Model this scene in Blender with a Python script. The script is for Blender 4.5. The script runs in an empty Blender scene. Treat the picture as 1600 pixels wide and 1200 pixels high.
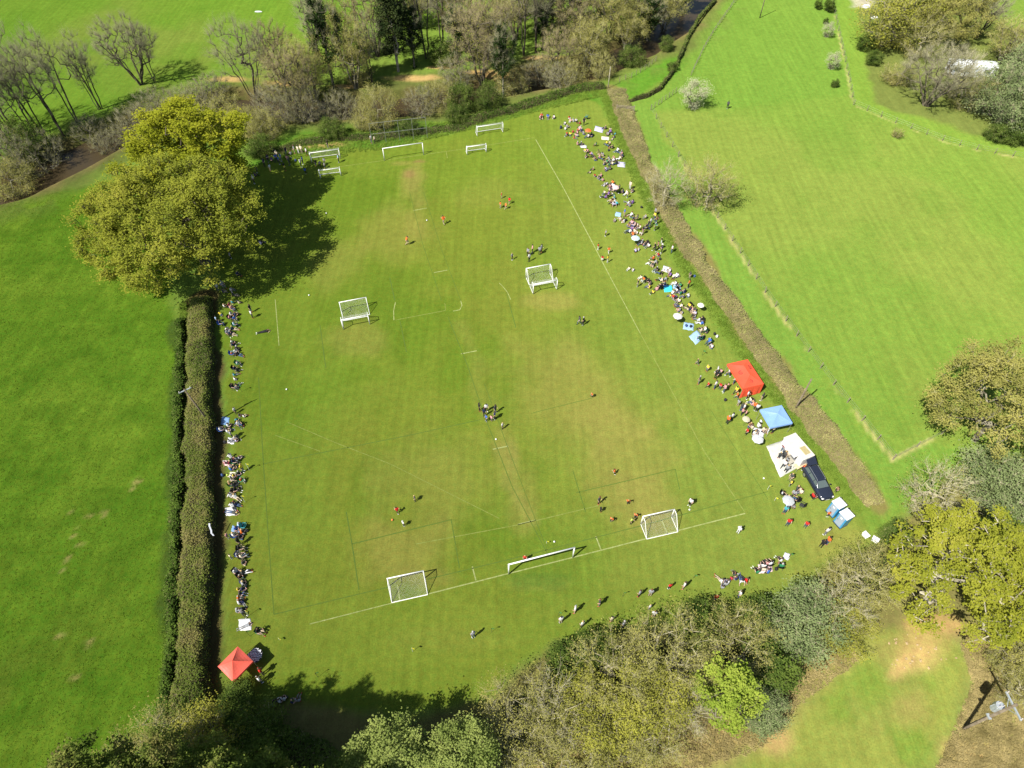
import bpy, bmesh, math, random
import numpy as np
from mathutils import Vector, Matrix

# ------------------------------------------------------------------ camera, sky, sun, exposure
scene = bpy.context.scene
COL = scene.collection
CAM_H, CAM_DEP, CAM_F = 69.0, 51.0, 1050.0          # height (m), look-down angle, focal length in 1600-px units
cam_data = bpy.data.cameras.new('camera')
cam = bpy.data.objects.new('camera', cam_data)
COL.objects.link(cam)
cam.location = (0, 0, CAM_H)
cam.rotation_euler = (math.radians(90 - CAM_DEP), 0, 0)
cam_data.sensor_width = 36.0
cam_data.lens = 36.0 * CAM_F / 1600.0
cam_data.clip_start = 0.5
cam_data.clip_end = 8000
scene.camera = cam

SUN_EL = 51.0
SUN_AZ = 49.0            # shadows fall 49 degrees right of straight ahead
world = bpy.data.worlds.new('World')
scene.world = world
world.use_nodes = True
wn, wl = world.node_tree.nodes, world.node_tree.links
for n in list(wn): wn.remove(n)
sky = wn.new('ShaderNodeTexSky')
sky.sky_type = 'NISHITA'
sky.sun_disc = False
sky.sun_elevation = math.radians(SUN_EL)
sky.sun_rotation = math.radians(180 + SUN_AZ)
bg = wn.new('ShaderNodeBackground')
bg.inputs['Strength'].default_value = 0.068
wo = wn.new('ShaderNodeOutputWorld')
wl.new(sky.outputs[0], bg.inputs[0]); wl.new(bg.outputs[0], wo.inputs[0])

sd = bpy.data.lights.new('sun', 'SUN')
sd.energy = 4.6
sd.angle = math.radians(0.53)
sd.color = (1.0, 0.955, 0.88)
sun = bpy.data.objects.new('sun', sd)
COL.objects.link(sun)
_a, _e = math.radians(SUN_AZ), math.radians(SUN_EL)
sun_dir = Vector((math.sin(_a) * math.cos(_e), math.cos(_a) * math.cos(_e), -math.sin(_e)))
sun.rotation_euler = sun_dir.to_track_quat('-Z', 'Y').to_euler()
sun.location = (-60, -50, 120)

scene.view_settings.view_transform = 'Standard'
scene.view_settings.look = 'None'
scene.view_settings.exposure = 0.83
scene.view_settings.gamma = 1.0
scene.view_settings.use_curve_mapping = False
scene.render.engine = 'CYCLES'
scene.cycles.use_denoising = True
scene.cycles.max_bounces = 5
scene.cycles.diffuse_bounces = 2
scene.cycles.transparent_max_bounces = 4
scene.render.film_transparent = False

# ------------------------------------------------------------------ helpers
rng = np.random.default_rng(7)
random.seed(7)
_d = math.radians(CAM_DEP)
_F = np.array([0, math.cos(_d), -math.sin(_d)])
_U = np.array([0, math.sin(_d), math.cos(_d)])
def at(px, py, z=0.0):
    """point of the place, at height z, that the photograph shows at (px, py)"""
    v = _F + np.array([1.0, 0, 0]) * (px - 800) / CAM_F - _U * (py - 600) / CAM_F
    t = (z - CAM_H) / v[2]
    return np.array([v[0] * t, v[1] * t, z])
def at2(px, py, z=0.0):
    return at(px, py, z)[:2]
def P2(pts, z=0.0):
    return np.array([at2(x, y, z) for x, y in pts])

def link(o, parent=None):
    COL.objects.link(o)
    if parent is not None: o.parent = parent
    return o
def mesh_np(name, verts, faces, mats=(), mi=None, smooth=False):
    """mesh from numpy arrays; faces is an (n,k) array or a list of such arrays"""
    me = bpy.data.meshes.new(name)
    fl = faces if isinstance(faces, list) else [faces]
    fl = [np.asarray(f, dtype=np.int32) for f in fl if len(f)]
    verts = np.asarray(verts, dtype=np.float32)
    me.vertices.add(len(verts)); me.vertices.foreach_set('co', verts.ravel())
    nl = sum(f.size for f in fl); nf = sum(len(f) for f in fl)
    me.loops.add(nl); me.polygons.add(nf)
    me.loops.foreach_set('vertex_index', np.concatenate([f.ravel() for f in fl]))
    tot = np.concatenate([np.full(len(f), f.shape[1], np.int32) for f in fl])
    st = np.concatenate([[0], np.cumsum(tot)[:-1]]).astype(np.int32)
    me.polygons.foreach_set('loop_start', st)
    if smooth: me.polygons.foreach_set('use_smooth', np.ones(nf, bool))
    for m in mats: me.materials.append(m)
    if mi is not None: me.polygons.foreach_set('material_index', np.asarray(mi, np.int32))
    me.update(calc_edges=True)
    return me
def obj(name, me, parent=None, loc=None):
    o = bpy.data.objects.new(name, me); link(o, parent)
    if loc is not None: o.location = loc
    return o
def empty(name, loc=(0, 0, 0), rz=0.0):
    o = bpy.data.objects.new(name, None); link(o)
    o.location = loc; o.rotation_euler = (0, 0, rz); o.empty_display_size = 0.3
    return o
def tag(o, label, cat, group=None, kind=None):
    o['label'] = label; o['category'] = cat
    if group: o['group'] = group
    if kind: o['kind'] = kind
    return o
def structure(o, label=None, cat=None):
    o['kind'] = 'structure'
    if label: o['label'] = label
    if cat: o['category'] = cat
    return o
def copy_tree(o, parent=None):
    c = o.copy(); COL.objects.link(c); c.parent = parent
    for ch in o.children: copy_tree(ch, c)
    return c

class MB:
    """collects shapes, builds them as one mesh"""
    def __init__(s): s.bm = bmesh.new(); s.mi = 0
    def _mat(s, geom):
        for f in geom:
            if isinstance(f, bmesh.types.BMFace): f.material_index = s.mi
    def box(s, c, size, rot=None, bevel=0.0):
        m = Matrix.Translation(c) @ (rot if rot is not None else Matrix.Identity(4)) @ Matrix.Diagonal((*size, 1))
        n0 = len(s.bm.faces)
        r = bmesh.ops.create_cube(s.bm, size=1.0, matrix=m)
        if bevel > 0:
            es = list({e for v in r['verts'] for e in v.link_edges})
            bmesh.ops.bevel(s.bm, geom=es, offset=bevel, segments=1, affect='EDGES', profile=0.5)
        s.bm.faces.ensure_lookup_table()
        for f in list(s.bm.faces)[n0:]: f.material_index = s.mi
        return s
    def tube(s, a, b, r, r2=None, n=8, caps=True):
        a, b = Vector(a), Vector(b); d = b - a
        q = d.to_track_quat('Z', 'Y').to_matrix().to_4x4()
        m = Matrix.Translation((a + b) / 2) @ q
        n0 = len(s.bm.faces)
        bmesh.ops.create_cone(s.bm, cap_ends=caps, segments=n, radius1=r, radius2=r if r2 is None else r2, depth=d.length, matrix=m)
        s.bm.faces.ensure_lookup_table()
        for f in list(s.bm.faces)[n0:]: f.material_index = s.mi
        return s
    def path(s, pts, r, n=6):
        for a, b in zip(pts[:-1], pts[1:]): s.tube(a, b, r, n=n)
        return s
    def ball(s, c, r, scale=(1, 1, 1), sub=2):
        n0 = len(s.bm.faces)
        bmesh.ops.create_icosphere(s.bm, subdivisions=sub, radius=r, matrix=Matrix.Translation(c) @ Matrix.Diagonal((*scale, 1)))
        s.bm.faces.ensure_lookup_table()
        for f in list(s.bm.faces)[n0:]: f.material_index = s.mi
        return s
    def face(s, pts):
        f = s.bm.faces.new([s.bm.verts.new(p) for p in pts]); f.material_index = s.mi
        return s
    def loft(s, rings, cap=True):
        vs = [[s.bm.verts.new(p) for p in ring] for ring in rings]
        n = len(vs[0])
        for a, b in zip(vs[:-1], vs[1:]):
            for i in range(n):
                f = s.bm.faces.new((a[i], a[(i + 1) % n], b[(i + 1) % n], b[i])); f.material_index = s.mi
        if cap:
            s.bm.faces.new(list(reversed(vs[0]))).material_index = s.mi
            s.bm.faces.new(vs[-1]).material_index = s.mi
        return s
    def round(s, w):
        bmesh.ops.bevel(s.bm, geom=list(s.bm.edges), offset=w, segments=2, affect='EDGES', profile=.6)
        return s
    def mesh(s, name, mats, smooth=False):
        bmesh.ops.recalc_face_normals(s.bm, faces=s.bm.faces)
        me = bpy.data.meshes.new(name); s.bm.to_mesh(me); s.bm.free()
        for m in (mats if isinstance(mats, (list, tuple)) else [mats]): me.materials.append(m)
        if smooth: me.polygons.foreach_set('use_smooth', np.ones(len(me.polygons), bool))
        return me
    def build(s, name, mats, parent=None, smooth=False, loc=None):
        return obj(name, s.mesh(name, mats, smooth), parent, loc)

# ------------------------------------------------------------------ materials
def new_mat(name):
    m = bpy.data.materials.new(name); m.use_nodes = True
    nt = m.node_tree
    for n in list(nt.nodes): nt.nodes.remove(n)
    return m, nt.nodes, nt.links
def nd(nodes, typ, **kw):
    n = nodes.new(typ)
    for k, v in kw.items():
        if k in n.inputs: n.inputs[k].default_value = v
        else: setattr(n, k, v)
    return n
_mats = {}
def paint(name, col, rough=0.5, var=0.12, scale=3.0, metal=0.0, spec=0.4, bump=0.0):
    """solid coloured surface with slight mottling and wear"""
    if name in _mats: return _mats[name]
    m, N, L = new_mat(name)
    tc = nd(N, 'ShaderNodeTexCoord'); nz = nd(N, 'ShaderNodeTexNoise', Scale=scale, Detail=5.0, Roughness=0.6)
    L.new(tc.outputs['Object'], nz.inputs['Vector'])
    mr = nd(N, 'ShaderNodeMapRange'); mr.inputs[1].default_value = 0.3; mr.inputs[2].default_value = 0.7
    mr.inputs[3].default_value = 1 - var; mr.inputs[4].default_value = 1 + var
    L.new(nz.outputs[0], mr.inputs[0])
    mx = nd(N, 'ShaderNodeVectorMath', operation='SCALE'); mx.inputs[0].default_value = col[:3]
    L.new(mr.outputs[0], mx.inputs['Scale'])
    p = nd(N, 'ShaderNodeBsdfPrincipled', Roughness=rough, Metallic=metal)
    p.inputs['Specular IOR Level'].default_value = spec
    L.new(mx.outputs[0], p.inputs['Base Color'])
    if bump > 0:
        b = nd(N, 'ShaderNodeBump', Strength=bump, Distance=0.02); L.new(nz.outputs[0], b.inputs['Height']); L.new(b.outputs[0], p.inputs['Normal'])
    o = nd(N, 'ShaderNodeOutputMaterial'); L.new(p.outputs[0], o.inputs[0])
    _mats[name] = m
    return m
def leaf_mat(name, c1, c2, trans=0.3, scale=0.25, c3=None):
    """foliage: two (three) leaf colours in patches, each leaf a little different, some light through"""
    m, N, L = new_mat(name)
    tc = nd(N, 'ShaderNodeTexCoord'); nz = nd(N, 'ShaderNodeTexNoise', Scale=scale, Detail=3.0)
    L.new(tc.outputs['Object'], nz.inputs['Vector'])
    g = nd(N, 'ShaderNodeNewGeometry')
    ad = nd(N, 'ShaderNodeMath', operation='MULTIPLY_ADD'); ad.inputs[1].default_value = 0.30; 
    L.new(g.outputs['Random Per Island'], ad.inputs[0])
    s2 = nd(N, 'ShaderNodeMath', operation='MULTIPLY_ADD'); s2.inputs[1].default_value = 2.0; s2.inputs[2].default_value = -0.64
    L.new(nz.outputs[0], s2.inputs[0]); L.new(s2.outputs[0], ad.inputs[2])
    cr = nd(N, 'ShaderNodeValToRGB')
    e = cr.color_ramp.elements
    e[0].position = 0.1; e[0].color = (*c1, 1); e[1].position = 0.9; e[1].color = (*c2, 1)
    if c3 is not None:
        x = e.new(0.55); x.color = (*c3, 1)
    L.new(ad.outputs[0], cr.inputs[0])
    d = nd(N, 'ShaderNodeBsdfDiffuse', Roughness=0.6); t = nd(N, 'ShaderNodeBsdfTranslucent')
    L.new(cr.outputs[0], d.inputs[0]); L.new(cr.outputs[0], t.inputs[0])
    mx = nd(N, 'ShaderNodeMixShader'); mx.inputs[0].default_value = trans
    L.new(d.outputs[0], mx.inputs[1]); L.new(t.outputs[0], mx.inputs[2])
    o = nd(N, 'ShaderNodeOutputMaterial'); L.new(mx.outputs[0], o.inputs[0])
    return m
def bark_mat(name, c1, c2, scale=1.2):
    m, N, L = new_mat(name)
    tc = nd(N, 'ShaderNodeTexCoord'); nz = nd(N, 'ShaderNodeTexNoise', Scale=scale, Detail=6.0, Roughness=0.65)
    L.new(tc.outputs['Object'], nz.inputs['Vector'])
    g = nd(N, 'ShaderNodeNewGeometry')
    ad = nd(N, 'ShaderNodeMath', operation='MULTIPLY_ADD'); ad.inputs[1].default_value = 0.4; ad.inputs[2].default_value = -0.2
    L.new(g.outputs['Random Per Island'], ad.inputs[0])
    a2 = nd(N, 'ShaderNodeMath', operation='ADD'); L.new(nz.outputs[0], a2.inputs[0]); L.new(ad.outputs[0], a2.inputs[1])
    cr = nd(N, 'ShaderNodeValToRGB'); e = cr.color_ramp.elements
    e[0].position = 0.3; e[0].color = (*c1, 1); e[1].position = 0.7; e[1].color = (*c2, 1)
    L.new(a2.outputs[0], cr.inputs[0])
    d = nd(N, 'ShaderNodeBsdfDiffuse', Roughness=0.8); L.new(cr.outputs[0], d.inputs[0])
    o = nd(N, 'ShaderNodeOutputMaterial'); L.new(d.outputs[0], o.inputs[0])
    return m

# ------------------------------------------------------------------ 2-D fields used for the ground
def sd_poly(X, Y, poly):
    """signed distance to a polygon, negative inside"""
    d = np.full(X.shape, 1e18); inside = np.zeros(X.shape, bool)
    n = len(poly)
    for i in range(n):
        ax, ay = poly[i]; bx, by = poly[(i + 1) % n]
        ex, ey = bx - ax, by - ay
        wx, wy = X - ax, Y - ay
        t = np.clip((wx * ex + wy * ey) / (ex * ex + ey * ey + 1e-12), 0, 1)
        d = np.minimum(d, (wx - ex * t) ** 2 + (wy - ey * t) ** 2)
        c = ((ay <= Y) & (by > Y)) | ((by <= Y) & (ay > Y))
        with np.errstate(divide='ignore', invalid='ignore'):
            xi = ax + (Y - ay) * ex / (ey if abs(ey) > 1e-12 else 1e-12)
        inside ^= c & (X < xi)
    return np.where(inside, -1, 1) * np.sqrt(d)
def d_line(X, Y, pts):
    d = np.full(X.shape, 1e18)
    for (ax, ay), (bx, by) in zip(pts[:-1], pts[1:]):
        ex, ey = bx - ax, by - ay
        wx, wy = X - ax, Y - ay
        t = np.clip((wx * ex + wy * ey) / (ex * ex + ey * ey + 1e-12), 0, 1)
        d = np.minimum(d, (wx - ex * t) ** 2 + (wy - ey * t) ** 2)
    return np.sqrt(d)
def sstep(a, b, x):
    t = np.clip((x - a) / (b - a), 0, 1); return t * t * (3 - 2 * t)
_nt = np.random.default_rng(3).random((256, 256))
def vnoise(X, Y, s):
    x, y = X / s, Y / s
    xi, yi = np.floor(x).astype(int), np.floor(y).astype(int)
    fx, fy = x - xi, y - yi
    fx = fx * fx * (3 - 2 * fx); fy = fy * fy * (3 - 2 * fy)
    g = lambda a, b: _nt[a & 255, b & 255]
    return (g(xi, yi) * (1 - fx) + g(xi + 1, yi) * fx) * (1 - fy) + (g(xi, yi + 1) * (1 - fx) + g(xi + 1, yi + 1) * fx) * fy
def fbm(X, Y, s, o=4):
    r = 0; a = 0.5; 
    for k in range(o):
        r = r + a * vnoise(X + 37.1 * k, Y + 11.7 * k, s / 2 ** k); a *= 0.5
    return r / (1 - 0.5 ** o)

RIVER = P2([(-420, 330), (-120, 318), (30, 285), (110, 245), (190, 205), (270, 178), (350, 160), (440, 165), (540, 165), (620, 162),
            (700, 150), (780, 132), (850, 118), (930, 100), (1000, 70), (1060, 30), (1130, -60), (1260, -220)])
def ground_z(X, Y):
    X = np.asarray(X, float); Y = np.asarray(Y, float)
    d = d_line(X, Y, RIVER)
    w = 4.2 + 1.6 * (fbm(X, Y, 14.0, 2) - 0.5)
    return -1.9 * (1 - sstep(w - 1.2, w + 1.6, d)) + 0.0 * X
def gz(x, y):
    return float(ground_z(np.array([x]), np.array([y]))[0])
# ------------------------------------------------------------------ ground sheet
HEDGE_R = P2([(962, 140), (985, 205), (1010, 262), (1040, 322), (1082, 395), (1130, 463), (1180, 535), (1222, 590), (1275, 660), (1322, 722), (1368, 790)])
HEDGE_L = P2([(316, 470), (315, 600), (315, 700), (315, 800), (312, 900), (306, 1000), (303, 1080), (298, 1150)])
HEDGE_LL = P2([(284, 500), (282, 600), (281, 700), (279, 800), (275, 900), (271, 1000), (265, 1080), (259, 1140)])
PITCH = P2([(352, 470), (356, 700), (357, 900), (362, 1062), (385, 1085), (430, 1110), (560, 1110), (690, 1100), (760, 1080), (850, 1010), (930, 985),
            (1060, 972), (1200, 935), (1290, 890), (1345, 845), (1352, 800), (1290, 715), (1195, 595), (1110, 480), (1030, 360), (985, 270), (955, 205), (938, 160),
            (915, 154), (830, 172), (790, 190), (735, 205), (660, 222), (590, 230), (480, 237), (400, 258), (360, 300), (340, 400)])
def ground_colour(X, Y):
    wx = X + 1.6 * (fbm(X, Y, 5.0, 3) - 0.5) * 2; wy = Y + 1.6 * (fbm(X + 90, Y, 5.0, 3) - 0.5) * 2
    C = np.empty(X.shape + (3,)); C[:] = (0.120, 0.1873, 0.0275)                 # right-hand meadow
    def mix(col, w):
        w = np.clip(w, 0, 1)[..., None]; C[:] = C * (1 - w) + np.array(col) * w
    def poly(col, pts, soft=0.6, amt=1.0, warp=True, z=None):
        p = P2(pts) if z is None else z
        d = sd_poly(wx if warp else X, wy if warp else Y, p); mix(col, amt * (1 - sstep(-soft, soft, d)))
    def blob(col, px, py, rx, ry, amt, ang=0.0):
        c = at2(px, py); ca, sa = math.cos(ang), math.sin(ang)
        u = ((X - c[0]) * ca + (Y - c[1]) * sa) / rx; v = (-(X - c[0]) * sa + (Y - c[1]) * ca) / ry
        r = np.sqrt(u * u + v * v) + 0.9 * (fbm(X, Y, 4.0, 4) - 0.5)
        mix(col, amt * (1 - sstep(0.35, 1.1, r)))
    n1 = fbm(X, Y, 30.0, 4); n2 = fbm(X + 50, Y - 20, 11.0, 4); n3 = fbm(X - 31, Y + 77, 3.2, 3)
    # meadow variation
    mix((0.1638, 0.1873, 0.0378), 0.45 * sstep(0.42, 0.66, n1))
    mix((0.0936, 0.168, 0.02184), 0.4 * sstep(0.5, 0.7, n2))
    # north field beyond the river
    poly((0.1125, 0.1944, 0.02), [(-700, 300), (0, 245), (150, 175), (300, 125), (420, 100), (560, 60), (740, 20), (900, -20), (1040, -120), (900, -300), (-700, -300)], 4.0)
    dn = sd_poly(X, Y, P2([(-700, 300), (0, 245), (150, 175), (300, 125), (420, 100), (560, 60), (740, 20), (900, -20), (1040, -120), (900, -300), (-700, -300)]))
    inn = 1 - sstep(-3, 3, dn)
    mix((0.1395, 0.1849, 0.03), inn * 0.8 * sstep(0.45, 0.65, n1)); mix((0.09, 0.1806, 0.016), inn * 0.5 * sstep(0.5, 0.7, n2))
    # far corner strip between the two curving fences
    poly((0.1053, 0.1873, 0.0252), [(985, 160), (1030, 142), (1062, 108), (1095, 50), (1125, -10), (1170, -60), (1320, -60), (1335, 150), (1140, 170), (1010, 175)], 1.5, 0.8)
    poly((0.075, 0.165, 0.016), [(965, 128), (1000, 112), (1062, 75), (1075, 90), (1050, 120), (1020, 142), (985, 158)], 1.0)
    # strip between brown hedge and fence
    poly((0.112, 0.192, 0.0275), [(985, 160), (1012, 172), (1045, 230), (1110, 330), (1200, 470), (1300, 602), (1395, 722), (1480, 690), (1500, 740), (1400, 800), (1370, 790), (1270, 650), (1130, 455), (1035, 310), (1000, 230)], 0.5, 0.95)
    # orchard-side mowing streaks
    # left field: lush and darker
    lf = P2([(-900, 1500), (235, 1500), (252, 1150), (276, 500), (262, 430), (240, 320), (170, 285), (90, 292), (0, 315), (-300, 345), (-900, 420)])
    poly((0.080, 0.156, 0.0115), None, 0.8, z=lf)
    il = 1 - sstep(-1, 1, sd_poly(X, Y, lf))
    mix((0.106, 0.178, 0.015), il * 0.9 * sstep(0.45, 0.62, n2)); mix((0.052, 0.118, 0.008), il * 0.5 * sstep(0.48, 0.64, n3))
    mix((0.10, 0.13, 0.016), il * 0.6 * sstep(0.5, 0.66, fbm(X + 9, Y + 5, 7.0, 3)) * sstep(40, 10, Y))
    mix((0.045, 0.10, 0.007), il * 0.3 * sstep(0.5, 0.62, fbm(X * 1.0 + 4, Y, 1.7, 2))); mix((0.115, 0.19, 0.016), il * 0.35 * sstep(0.52, 0.64, fbm(X - 14, Y + 3, 2.1, 2)))
    for px, py, r in ((111, 798, .7), (138, 808, .6), (118, 823, .5), (114, 838, .6), (214, 752, .8), (207, 762, .6), (162, 802, .6), (165, 806, .4), (78, 868, .5), (105, 873, .6), (100, 880, .5), (126, 850, .5), (140, 1005, .7), (93, 995, .6), (116, 1060, .6), (150, 780, .4), (95, 893, .4), (228, 755, .35)):
        blob((0.26, 0.215, 0.075), px, py, r * .72, r * .5, 0.75)
    # riverside rough ground
    dr = d_line(X, Y, RIVER)
    mix((0.085, 0.098, 0.026), 0.95 * (1 - sstep(5.5, 11.0, dr + 7 * (n2 - 0.5))))
    mix((0.16, 0.115, 0.05), 0.7 * (1 - sstep(3.0, 7.5, dr + 5 * (n3 - 0.5))))
    mix((0.07, 0.052, 0.026), 1 - sstep(2.5, 4.6, dr))
    poly((0.066, 0.150, 0.014), [(395, 262), (400, 225), (470, 205), (560, 195), (650, 190), (740, 195), (830, 162), (920, 140), (950, 135), (965, 150), (940, 170), (830, 180), (740, 200), (600, 232), (480, 245)], 1.2, 0.9)
    mix((0.11, 0.13, 0.03), 0.5 * sstep(0.45, 0.65, n3) * (1 - sstep(8, 15, dr)))
    for px, py, rx, ry in ((650, 122, 7.5, 1.8), (545, 135, 5, 1.2), (455, 130, 6, 1.8), (355, 124, 6, 1.6), (760, 113, 8, 1.2), (845, 90, 5, 1.2), (505, 224, 5.5, 1.8), (470, 228, 3, 1.2), (690, 105, 4, 1.0)):
        blob((0.40, 0.27, 0.105), px, py, rx, ry, 0.9)
    # pitch
    poly((0.112, 0.160, 0.0175), None, 0.5, 1.0, z=PITCH)
    ip = 1 - sstep(-0.6, 0.6, sd_poly(wx, wy, PITCH))
    mix((0.1287, 0.1505, 0.0204), ip * 0.5 * sstep(0.45, 0.62, n1)); mix((0.0897, 0.1444, 0.01292), ip * 0.75 * sstep(0.46, 0.64, n2))
    mix((0.1482, 0.1558, 0.0238), ip * 0.25 * sstep(0.5, 0.7, fbm(X + 13, Y - 40, 9.0, 4)))
    mix((0.146, 0.182, 0.034), ip * 0.7 * sstep(-8, 30, X))          # paler towards the right: sun's backscatter off the grass, painted into the turf
    wear = (0.215, 0.185, 0.048)
    for px, py, rx, ry, am in ((900, 620, 10, 9, .55), (985, 720, 6, 7, .6), (1000, 780, 5, 4, .55), (960, 660, 6, 5, .45), (640, 285, 2.2, 5, .75), (650, 345, 2.2, 5, .4), (625, 360, 6, 9, .4), (560, 530, 5, 4, .5),
                               (855, 470, 4.5, 2.2, .75), (860, 560, 9, 6, .35), (630, 860, 6, 4, .6), (660, 900, 4, 1.4, .4), (1030, 815, 3.2, 1.6, .45), (680, 740, 9, 7, .45), (820, 780, 2, 5, .5), (790, 710, 2, 4, .4),
                               (630, 255, 3.0, .9, .7), (520, 410, 5, 6, .4), (850, 910, 3.5, .9, .5), (775, 300, 8, 5, .25), (1320, 850, 5, 3, .6), (1290, 905, 5, 2, .4), (400, 1000, 3, 8, .25), (700, 1000, 8, 1.2, .3)):
        blob(wear, px, py, rx * 1.15, ry * 1.15, am * .68)
    poly((0.19, 0.178, 0.045), [(768, 690), (791, 686), (836, 813), (810, 819)], .5, .5); poly((0.175, 0.165, 0.04), [(632, 258), (658, 254), (668, 325), (646, 329)], .6, .45); poly((0.165, 0.17, 0.036), [(705, 505), (728, 500), (780, 640), (760, 645)], .6, .3)
    blob((0.20, 0.125, 0.05), 640, 272, 1.2, 1.6, .6); blob((0.20, 0.13, 0.05), 655, 252, 1.4, .5, .6)
    blob((0.075, 0.135, 0.017), 850, 905, 4.6, 1.3, .7); blob((0.10, 0.165, 0.017), 880, 1000, 9, 3, .35); blob((0.138, 0.178, 0.023), 560, 1010, 20, 6, .6); blob((0.132, 0.172, 0.022), 450, 850, 5, 16, .4); blob((0.105, 0.172, 0.018), 480, 700, 5, 22, .3)
    # rough green strip along the right-hand bank, and under the two hedges
    db = d_line(wx, wy, HEDGE_R)
    west = X < np.interp(Y, HEDGE_R[::-1, 1], HEDGE_R[::-1, 0])
    mix((0.098, 0.162, 0.022), 0.7 * west * (1 - sstep(3.0, 4.4, db)) * sstep(1.0, 2.0, db) * (sd_poly(X, Y, PITCH) > -4))
    mix((0.15, 0.135, 0.042), 1 - sstep(1.0, 1.9, db))
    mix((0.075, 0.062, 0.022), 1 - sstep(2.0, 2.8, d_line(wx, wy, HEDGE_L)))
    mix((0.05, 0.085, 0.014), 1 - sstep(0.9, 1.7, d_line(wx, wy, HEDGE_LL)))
    # pale dead-grass lines under the wire fences
    for ln in FENCE_LINES:
        mix((0.34, 0.30, 0.12), 0.65 * (1 - sstep(0.1, 0.42, d_line(X + 0.35 * (n3 - 0.5), Y, P2(ln)))) * sstep(0.3, 0.55, fbm(X, Y, 2.5, 2)))
    # bottom: leaf litter under the trees, brown grass clearing at the right
    poly((0.15, 0.125, 0.045), [(380, 1092), (560, 1118), (700, 1108), (770, 1085), (860, 1015), (940, 990), (1070, 985), (1210, 945), (1300, 900), (1360, 850), (1440, 790), (1500, 745), (1900, 640), (1900, 1100), (1480, 1010), (1400, 990), (1250, 1080), (1200, 1140), (1100, 1180), (900, 1190), (600, 1260), (-100, 1500), (200, 1400), (250, 1155)], 0.8, 0.85)
    clr = P2([(1190, 1150), (1225, 1110), (1290, 1060), (1360, 1000), (1420, 985), (1480, 1000), (1520, 1060), (1490, 1110), (1470, 1170), (1450, 1300), (1100, 1300)])
    poly((0.19, 0.215, 0.042), None, 0.9, 0.95, z=clr)
    ic = 1 - sstep(-1, 1, sd_poly(X, Y, clr))
    mix((0.125, 0.20, 0.026), ic * 0.7 * sstep(0.47, 0.62, n3)); mix((0.25, 0.20, 0.065), ic * 0.6 * sstep(0.48, 0.66, n2))
    poly((0.26, 0.205, 0.08), [(1500, 1000), (1620, 1010), (1700, 1300), (1440, 1300), (1470, 1180), (1500, 1130), (1520, 1060)], 2.0, 0.7)
    poly((0.29, 0.215, 0.085), [(820, 1160), (1000, 1140), (1190, 1100), (1260, 1060), (1330, 1010), (1340, 1030), (1250, 1090), (1190, 1150), (1100, 1260), (800, 1260)], 1.6, 0.7)
    blob((0.36, 0.24, 0.09), 1440, 1000, 5.0, 2.6, 0.5, 0.5); blob((0.46, 0.31, 0.13), 1435, 1025, 3.4, 2.0, 0.42, 0.5); blob((0.40, 0.28, 0.11), 1405, 1045, 2.6, 1.0, 0.7, .6); blob((0.36, 0.23, 0.09), 1450, 975, 4.5, 1.2, 0.5)
    blob((0.44, 0.30, 0.12), 1520, 1175, 3.5, 1.4, 0.7); blob((0.36, 0.24, 0.10), 1210, 1155, 2.4, 2.0, .7)
    # lane ruts in the clearing
    # wood at the top right
    poly((0.105, 0.125, 0.030), [(1330, -60), (1350, 60), (1362, 150), (1372, 165), (1420, 180), (1480, 195), (1530, 220), (1600, 228), (1900, 235), (1900, -60)], 1.2, 0.9)
    poly((0.115, 0.18, 0.027), [(1560, -40), (1570, 40), (1590, 60), (1900, 80), (1900, -60)], 1.5, 0.9)
    poly((0.125, 0.2, 0.027), [(1300, -60), (1330, -60), (1352, 60), (1365, 160), (1420, 178), (1490, 205), (1600, 232), (1700, 236), (1700, 252), (1600, 246), (1480, 222), (1400, 190), (1335, 165), (1322, 110)], .8, .8)
    poly((0.36, 0.32, 0.25), [(1325, -40), (1365, -40), (1362, 12), (1330, 10)], 1.0, 0.7)
    return np.clip(C * (0.93 + 0.16 * fbm(X, Y, 1.6, 3))[..., None], 0.004, 0.8)

FENCE_LINES = [[(1060, 245), (1120, 340), (1200, 465), (1300, 600), (1395, 718)], [(1395, 718), (1470, 679)],
               [(1300, 5), (1312, 60), (1326, 125), (1333, 164)], [(1333, 164), (1400, 193), (1480, 223), (1540, 238), (1610, 249)]]
def axis(lo, hi, st, far):
    core = np.arange(lo, hi + st / 2, st); g = []; s = st; v = 0.0
    while v < far: s *= 1.35; v += s; g.append(v)
    g = np.array(g)
    return np.concatenate([lo - g[::-1], core, hi + g])
gx = axis(-128, 128, 0.5, 3500); gy = axis(4, 182, 0.5, 3500)
GX, GY = np.meshgrid(gx, gy)
GZ = ground_z(GX, GY)
gc = ground_colour(GX, GY)
ny, nx = GX.shape
idx = np.arange(nx * ny).reshape(ny, nx)
gf = np.stack([idx[:-1, :-1], idx[:-1, 1:], idx[1:, 1:], idx[1:, :-1]], -1).reshape(-1, 4)

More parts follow.
